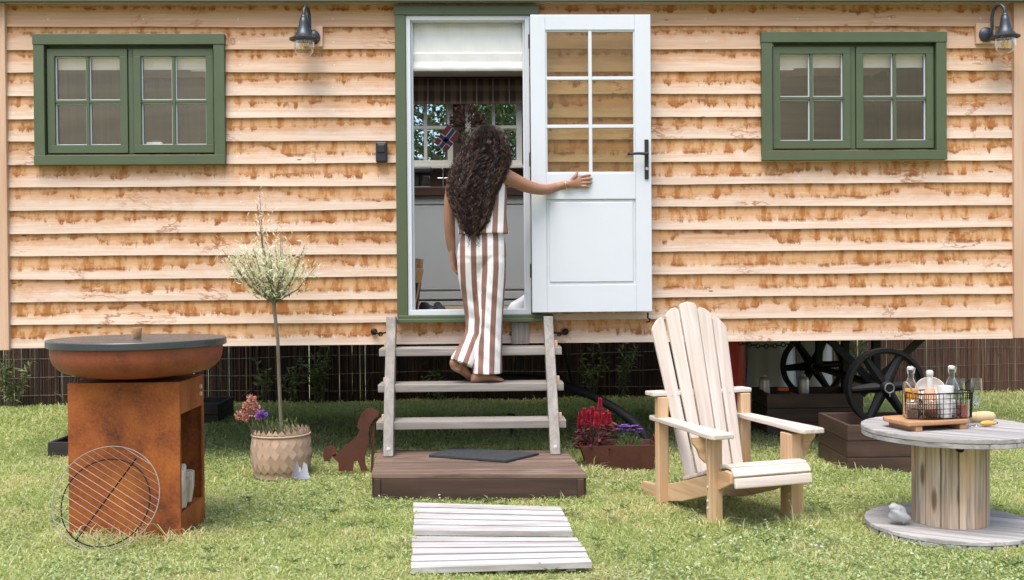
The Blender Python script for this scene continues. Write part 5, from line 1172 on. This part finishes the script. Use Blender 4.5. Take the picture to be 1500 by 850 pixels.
for i in range(46):
    px, py = (rng.uniform(1000, 1250), rng.uniform(772, 815)) if i % 2 else (rng.uniform(20, 1480), rng.uniform(700, 848)); p = gnd(px, py)
    p.z = .035; 
    if any(inquad(np.array([p.x]), np.array([p.y]), q)[0] for q in solid) or (p-TT).length < .45: continue
    for k in range(12): b.leaf(p, (rng.uniform(-1, 1), rng.uniform(-1, 1), rng.uniform(.1, 1)), .0095, .004)
struct(b.build('clover_flowers', 'blossom' if 'blossom' in M else 'paper'), 'stuff')

# ------------------------------------------------------------------ the person
tz_, ty_ = TR2; PY = ty_+.085
def P(px, py, dY=0): return at(px, py, PY+dY)
MP = (PY+6.6)/1470                                  # metres per pixel at the person
def ell(c, rx, ry, n=20, tiltx=None, yaw=0.0, ax=None):
    """ellipse ring around c, normal ax (default up)"""
    ax = (Vector(ax) if ax else Vector((0, 0, 1))).normalized(); xx = Vector((math.cos(yaw), math.sin(yaw), 0)); yy = ax.cross(xx).normalized(); xx = yy.cross(ax); c = Vector(c)
    return [c+xx*rx*math.cos(2*math.pi*k/n)+yy*ry*math.sin(2*math.pi*k/n) for k in range(n)]
def remesh(mb, voxel, it, name):
    me = bpy.data.meshes.new(name); me.from_pydata(mb.v, [], mb.f); o = bpy.data.objects.new(name, me); col.objects.link(o)
    r_ = o.modifiers.new('r', 'REMESH'); r_.mode = 'VOXEL'; r_.voxel_size = voxel; s = o.modifiers.new('s', 'SMOOTH'); s.factor = .5; s.iterations = it
    dg_ = bpy.context.evaluated_depsgraph_get(); ev = o.evaluated_get(dg_); out = bpy.data.meshes.new_from_object(ev); out.name = name; bpy.data.objects.remove(o); bpy.data.meshes.remove(me); out.shade_smooth(); return out
pb = P(700, 563); per = thing('person', 'person with long dark curls in a striped jumpsuit stepping up to the doorway', 'person', (pb.x, PY, tz_))
def limb(mb, pts, rs, sub=4):
    pts = [Vector(p) for p in pts]; o = []; rr = []
    for i in range(len(pts)-1):
        p0, p1, p2, p3 = pts[max(i-1, 0)], pts[i], pts[i+1], pts[min(i+2, len(pts)-1)]
        for k in range(sub):
            t_ = k/sub; o.append(.5*((2*p1)+(p2-p0)*t_+(2*p0-5*p1+4*p2-p3)*t_*t_+(3*p1-p0-3*p2+p3)*t_**3)); rr.append(rs[i]+(rs[i+1]-rs[i])*t_)
    o.append(pts[-1]); rr.append(rs[-1]); mb.tube(o, rr, 14)
b = MB()
hc = P(714, 216, .02)
b.loft([ell(hc+Vector((.0, .010*(1-abs(f)), f*.118)), .077*math.sqrt(max(.02, 1-f*f)), .094*math.sqrt(max(.02, 1-f*f))) for f in [-1+.2*i for i in range(11)]])
b.loft([ell(hc+Vector((0, .045, z)), r_, r_*1.05) for (z, r_) in ((-.128, .012), (-.12, .03), (-.09, .045), (-.05, .055))])
b.loft([ell(hc+Vector((0, .094+y, z)), r_, r_) for (y, z, r_) in ((.0, .02, .008), (.012, -.01, .012), (.020, -.030, .014), (.004, -.042, .012))])
for s_ in (-1, 1): b.loft([ell(hc+Vector((s_*.076, .0, z)), .008, r_) for (z, r_) in ((-.03, .008), (-.012, .015), (.012, .018), (.026, .008))])
limb(b, [P(709, 236, .0), P(706, 250, -.01), P(704, 266, -.01)], [.050, .048, .06])
b.loft([ell(P(px, py), hw, dp) for (px, py, hw, dp) in ((704, 252, .05, .05), (703, 259, .115, .062), (703, 268, .142, .078), (703, 285, .138, .092), (704, 305, .122, .088), (705, 330, .108, .080), (706, 350, .118, .088), (706, 375, .125, .098), (706, 392, .11, .085), (706, 402, .06, .05))])
# left arm hangs by the side
limb(b, [P(676, 259, .0), P(666, 266, -.01), P(660.5, 292, -.01), P(658.5, 322, .0), P(659.5, 348, .03), P(662, 368, .055)], [.048, .046, .042, .036, .033, .024])
hb = P(663, 374, .06)
b.loft([ell(P(px, py, dy), a, c, 14, yaw=R(65)) for (px, py, dy, a, c) in ((662, 366, .05, .022, .018), (663, 374, .058, .033, .016), (664.5, 382, .064, .038, .014), (665.5, 387, .066, .036, .012))])
for (o_, L_, cu_) in ((-.028, .060, .02), (-.009, .070, .024), (.010, .068, .028), (.028, .055, .03)):
    d_ = Vector((math.cos(R(65)), math.sin(R(65)), 0))*o_; q = P(665.5, 386, .066)+d_; limb(b, [q, q+Vector((.004, .0, -L_*.45)), q+Vector((.006+cu_*.4, .004, -L_*.8)), q+Vector((.006+cu_, .004, -L_*1.0))], [.0095, .009, .0085, .007], 3)
q = P(663, 375, .095); limb(b, [q, q+Vector((.012, .018, -.028)), q+Vector((.020, .020, -.058))], [.011, .010, .008], 3)
# right arm reaches to the open door
HY = DY0-.014-PY                                    # the hand lies on the door face
limb(b, [P(726, 261, .0), P(738, 258, -.01), P(752, 264, .02), P(775, 274, .07), P(797, 278, .12), P(815, 274, .19), P(834, 269.5, HY-.012)], [.055, .052, .046, .041, .034, .030, .0215])
b.loft([ell(P(px, py, HY-dy), a, c, 14, ax=(1, 0, .06), yaw=R(90)) for (px, py, dy, a, c) in ((832, 270, .010, .018, .021), (838, 268.5, .006, .015, .029), (845, 267.5, .003, .0135, .036), (851, 266.5, .002, .012, .035))])
for (y0_, x1_, y1_, x2_, y2_) in ((259.5, 858, 257.5, 865.5, 256.5), (264, 859.5, 262.5, 868, 262), (268.5, 859, 268, 867, 268), (272.8, 857, 273.2, 863, 274)):
    limb(b, [P(848, y0_, HY), P(x1_, y1_, HY-.006), P(x2_, y2_, HY+.004)], [.0095, .009, .0072], 4)
limb(b, [P(837, 264, HY-.004), P(842.5, 259, HY-.010), P(845, 254, HY-.004), P(846, 251.5, HY)], [.012, .0115, .0095, .007], 4)
# legs inside the cloth, bare feet
limb(b, [P(719, 395), P(717, 450), P(712, 520), P(706, 556, .0)], [.055, .05, .042, .033])
limb(b, [P(692, 390), P(694, 466, .07), P(684, 508, .02), P(668, 544, -.03)], [.055, .048, .038, .029])
ft = tz_+.002; rf = P(697, 560, -.01); rf.z = ft
def foot(mb, heel, toe, hz, tw):
    """heel and toe points on the tread; hz lifts the heel"""
    heel = Vector(heel); toe = Vector(toe); d = (toe-heel); L_ = d.length; f = d.normalized(); s = Vector((-f.y, f.x, 0)).normalized(); up = s.cross(f)*-1
    if up.z < 0: up = -up
    rings = []
    for (t_, w_, h_, z) in ((-.03, .014, .018, .022), (.02, .027, .030, .028), (.14, .031, .042, .040), (.30, .030, .040, .042), (.48, .034, .030, .032), (.68, .041, .022, .022), (.80, .040, .017, .017), (.88, .034, .014, .014)):
        rings.append(ell(heel+d*t_+up*z, w_, h_, 14, ax=f))
    n = 14; out = []
    for q, (t_, w_, h_, z) in zip(rings, ((-.03, .014, .018, .022), (.02, .027, .030, .028), (.14, .031, .042, .040), (.30, .030, .040, .042), (.48, .034, .030, .032), (.68, .041, .022, .022), (.80, .040, .017, .017), (.88, .034, .014, .014))):
        c_ = heel+d*t_+up*z; out.append([c_+s*w_*math.cos(2*math.pi*k/n)+up*max(-z, h_*math.sin(2*math.pi*k/n)) for k in range(n)])
    mb.loft(out)
    for i, (o_, a_, r_) in enumerate(((-.028, .99, .0115), (-.012, 1.0, .0085), (.004, .97, .008), (.017, .93, .0075), (.029, .88, .007))): o_ *= tw; limb(mb, [heel+d*.80+s*o_+up*.012, heel+d*(.90*a_)+s*o_*1.06+up*.012, heel+d*a_+s*o_*1.08+up*.008], [r_, r_, r_*.8], 3)
th0 = P(691, 562, -.03); th1 = P(736, 561, .0); th0.z = th1.z = ft; th1 = th0+(th1-th0).normalized()*.205; th1.y += .02; foot(b, th0, th1, 0, -1)
limb(b, [P(707, 548, -.005), (th0+(th1-th0)*.2)+Vector((0, 0, .06)), (th0+(th1-th0)*.18)+Vector((0, 0, .035))], [.034, .034, .028])
l0 = P(662, 541, -.045); l1 = P(692, 562, .055); l1.z = ft+.0; l0.z = ft+.085; foot(b, l0, l1, 0, -1)
limb(b, [P(669, 530, -.03), l0+(l1-l0)*.12+Vector((0, 0, .05)), l0+(l1-l0)*.14+Vector((0, 0, .03))], [.033, .032, .027])
me = remesh(b, .0042, 3, 'body'); me.materials.append(M['skin']); link('body', me, per)
# bracelet
b = MB(); b.ring(P(828, 271, HY-.02), .027, .0028, Matrix.Rotation(R(80), 3, 'Y'), 24, 6); b.build('bracelet', 'gold', per, smooth=60)
# trousers
def ringat(px, py, hwpx, dep, dY=0, ax=None): return ell(P(px, py, dY), hwpx*MP, dep, 22, ax=ax)
b = MB()
b.loft([ringat(707, 337, 28.5, .096), ringat(707, 345, 31, .106), ringat(706, 360, 35, .122), ringat(705.5, 375, 36.5, .124), ringat(705.5, 386, 33, .105), ringat(706, 394, 26, .08), ringat(706, 402, 16, .05)])
b.loft([ringat(718, 360, 20, .10), ringat(720, 385, 21.5, .112), ringat(719, 410, 22, .105), ringat(717.5, 440, 21, .093), ringat(716, 480, 20, .084), ringat(714.5, 520, 21, .09), ringat(713.5, 547, 22.5, .098)])
b.loft([ringat(689, 360, 18, .10, .0), ringat(689.5, 385, 20, .108, .01), ringat(690.5, 410, 19, .098, .03), ringat(693.5, 440, 16, .085, .06), ringat(695, 466, 14, .075, .075), ringat(694.5, 485, 12.5, .070, .055), ringat(686, 508, 15, .078, .015), ell(P(678.5, 526, -.02), 17.5*MP, .080, 22, ax=(.30, .2, 1)), ell(P(676.5, 533, -.03), 18*MP, .080, 22, ax=(.40, .2, 1))])
# soft folds
me = remesh(b, .006, 5, 'trousers'); V = np.empty(len(me.vertices)*3, 'f'); me.vertices.foreach_get('co', V); V = V.reshape(-1, 3)
def axx(tab):
    zs = np.array([P(a, c).z for a, c in tab][::-1]); xs_ = np.array([P(a, c).x for a, c in tab][::-1]); return lambda z: np.interp(z, zs, xs_)
RA = axx(((720, 345), (720, 395), (718, 430), (715.5, 480), (713.5, 552))); LA = axx(((690, 345), (690, 395), (691, 420), (695, 466), (694, 487), (686, 507), (674, 540)))
z400 = P(700, 395).z; xr, xl = RA(V[:, 2]), LA(V[:, 2]); isr = np.abs(V[:, 0]-xr) < np.abs(V[:, 0]-xl); uo = np.where(isr, P(720, 395).x+(V[:, 0]-xr), P(690, 395).x+(V[:, 0]-xl))
st_ = np.where(V[:, 2] > z400, V[:, 0], uo) - P(707, 345).x
fold = (.0045*np.sin(V[:, 2]*48+V[:, 0]*34)*np.sin(V[:, 0]*19+V[:, 2]*12)+.0045*np.sin(V[:, 0]*62+3*np.sin(V[:, 2]*7)))*np.clip((z400-V[:, 2])/.15, .15, 1)
V[:, 1] += fold; me.vertices.foreach_set('co', V.reshape(-1)); a = me.attributes.new('stripe', 'FLOAT', 'POINT'); a.data.foreach_set('value', (st_+.0685*10+.006).astype('f')); me.materials.append(M['linen']); link('trousers', me, per)
# sleeveless top with a flared hem
b = MB(); b.loft([ringat(706, 264, 29, .080, -.004), ringat(706.5, 272, 34.5, .096, -.004), ringat(707, 290, 36, .108, -.004), ringat(707, 310, 35, .110, -.004), ringat(707.5, 328, 35.5, .116, -.004), ringat(708, 338, 37, .124, -.004), ringat(708, 343, 37.5, .126, -.004)])
for (xa, xb2) in ((686, 690), (724, 722)): limb(b, [P(xa, 268, -.085), P((xa+xb2)/2, 256, -.04), P(xb2, 262, .06)], [.012, .013, .012])
me = remesh(b, .006, 4, 'top'); V = np.empty(len(me.vertices)*3, 'f'); me.vertices.foreach_get('co', V); V = V.reshape(-1, 3); a = me.attributes.new('stripe', 'FLOAT', 'POINT'); lean_ = (V[:, 2]-P(700, 340).z)*.05
a.data.foreach_set('value', (V[:, 0]-P(707, 345).x-lean_+.0685*10+.012).astype('f')); V[:, 1] += .004*np.sin(V[:, 0]*70+V[:, 2]*25); me.vertices.foreach_set('co', V.reshape(-1)); me.materials.append(M['linen']); link('top', me, per)
# long curls
HR = [(184.5, 706, 724, .0, .05), (188, 699, 731, .0, .08), (195, 692, 737, -.005, .105), (205, 686, 741, -.01, .116), (218, 680, 744, -.015, .118), (232, 672, 746, -.03, .108), (248, 664, 741, -.06, .085), (262, 660, 735, -.085, .070), (275, 658, 728, -.095, .066), (287, 659, 722, -.10, .062), (300, 663, 719, -.105, .058), (311, 668, 717, -.11, .054), (324, 673, 714, -.115, .048), (336, 677, 708, -.12, .040), (346, 686, 701, -.125, .024)]
hp = np.array(HR)
def hs(py): return [float(np.interp(py, hp[:, 0], hp[:, i])) for i in range(1, 5)]
b = MB()
b.loft([ell(P((l+r_)/2, py, dy), (r_-l)/2*MP*.84, dp*.80, 24) for (py, l, r_, dy, dp) in HR], rnd=.1)
ncore = len(b.v)
for c_ in range(135):                          # locks: every lock is a bundle of crimped strands that share one path
    phi = -math.pi/2+max(-2.1, min(2.1, rng.gauss(0, 1.0))); s0 = 184.8+rng.random()**1.6*55 if c_ > 40 else rng.uniform(184.8, 190); s1 = rng.choice((rng.uniform(305, 352), rng.uniform(255, 345)))
    if s1-s0 < 60: s1 = s0+75
    n = int((s1-s0)/1.7); ph0 = rng.uniform(0, 6.28); wl0 = rng.uniform(9, 17); am0 = rng.uniform(.004, .011); rad = rng.uniform(.80, 1.02) if rng.random() > .12 else rng.uniform(1.0, 1.12); drift = rng.gauss(0, .12); hand = rng.choice((-1, 1)); tone = rng.random()**1.3; fl = rng.gauss(0, .012)
    for q_ in range(13):
        ox, oy = rng.gauss(0, .0068), rng.gauss(0, .006); pq = ph0+rng.gauss(0, .55); wq = wl0*rng.uniform(.9, 1.1); aq = am0*rng.uniform(.7, 1.25); e1 = s1-rng.random()**2*40; wob = rng.uniform(0, 6.28); pts = []; rs = []
        m_ = max(12, int((e1-s0)/1.7))
        for k in range(m_+1):
            f = k/m_; py = s0+(e1-s0)*f; l, r_, dy, dp = hs(py); a = phi+drift*f; ce = P((l+r_)/2, py, dy); nx_, ny = math.cos(a), math.sin(a)
            e = min(1, f*3+.15); w_ = 2*math.pi*(py-s0)/wq+pq; cl_ = 1-.45*f
            p = ce+Vector(((r_-l)/2*MP*rad*nx_, dp*rad*ny, 0)); td = Vector((-ny, nx_, 0)); od = Vector((nx_, ny, 0))
            sd_ = math.sin(w_)*aq*e*hand+ox*cl_+.0025*math.sin(w_*2.3+wob)*e+fl*f*f; oo = math.cos(w_)*aq*.7*e+oy*cl_
            pts.append(p+td*sd_+od*oo); rs.append(.0017*(1-.5*f)+.0003)
        b.tube(pts, rs, 3, caps=False, rnd=max(0, min(1, tone*.75+rng.gauss(.1, .16))))
for q_ in range(230):                          # flyaway single hairs outside the mass
    a = -math.pi/2+rng.choice((-1, 1))*rng.uniform(.6, 1.9); s0 = rng.uniform(187, 300); s1 = min(362, s0+rng.uniform(25, 80)); m_ = int((s1-s0)/1.6); wq = rng.uniform(7, 14); pq = rng.uniform(0, 6.28); am = rng.uniform(.004, .010); r0_ = rng.uniform(1.0, 1.10); r1_ = r0_+rng.uniform(-.05, .13); pts = []
    for k in range(m_+1):
        f = k/m_; py = s0+(s1-s0)*f; l, r_, dy, dp = hs(min(py, 346)); ce = P((l+r_)/2, py, dy); nx_, ny = math.cos(a), math.sin(a); rr = r0_+(r1_-r0_)*f; w_ = 2*math.pi*(py-s0)/wq+pq
        pts.append(ce+Vector(((r_-l)/2*MP*rr*nx_, dp*rr*ny, 0))+Vector((-ny, nx_, 0))*math.sin(w_)*am+Vector((nx_, ny, 0))*math.cos(w_)*am*.8)
    b.tube(pts, .0011, 3, caps=False, rnd=rng.random())
b.build('hair', 'hair', per, smooth=70)
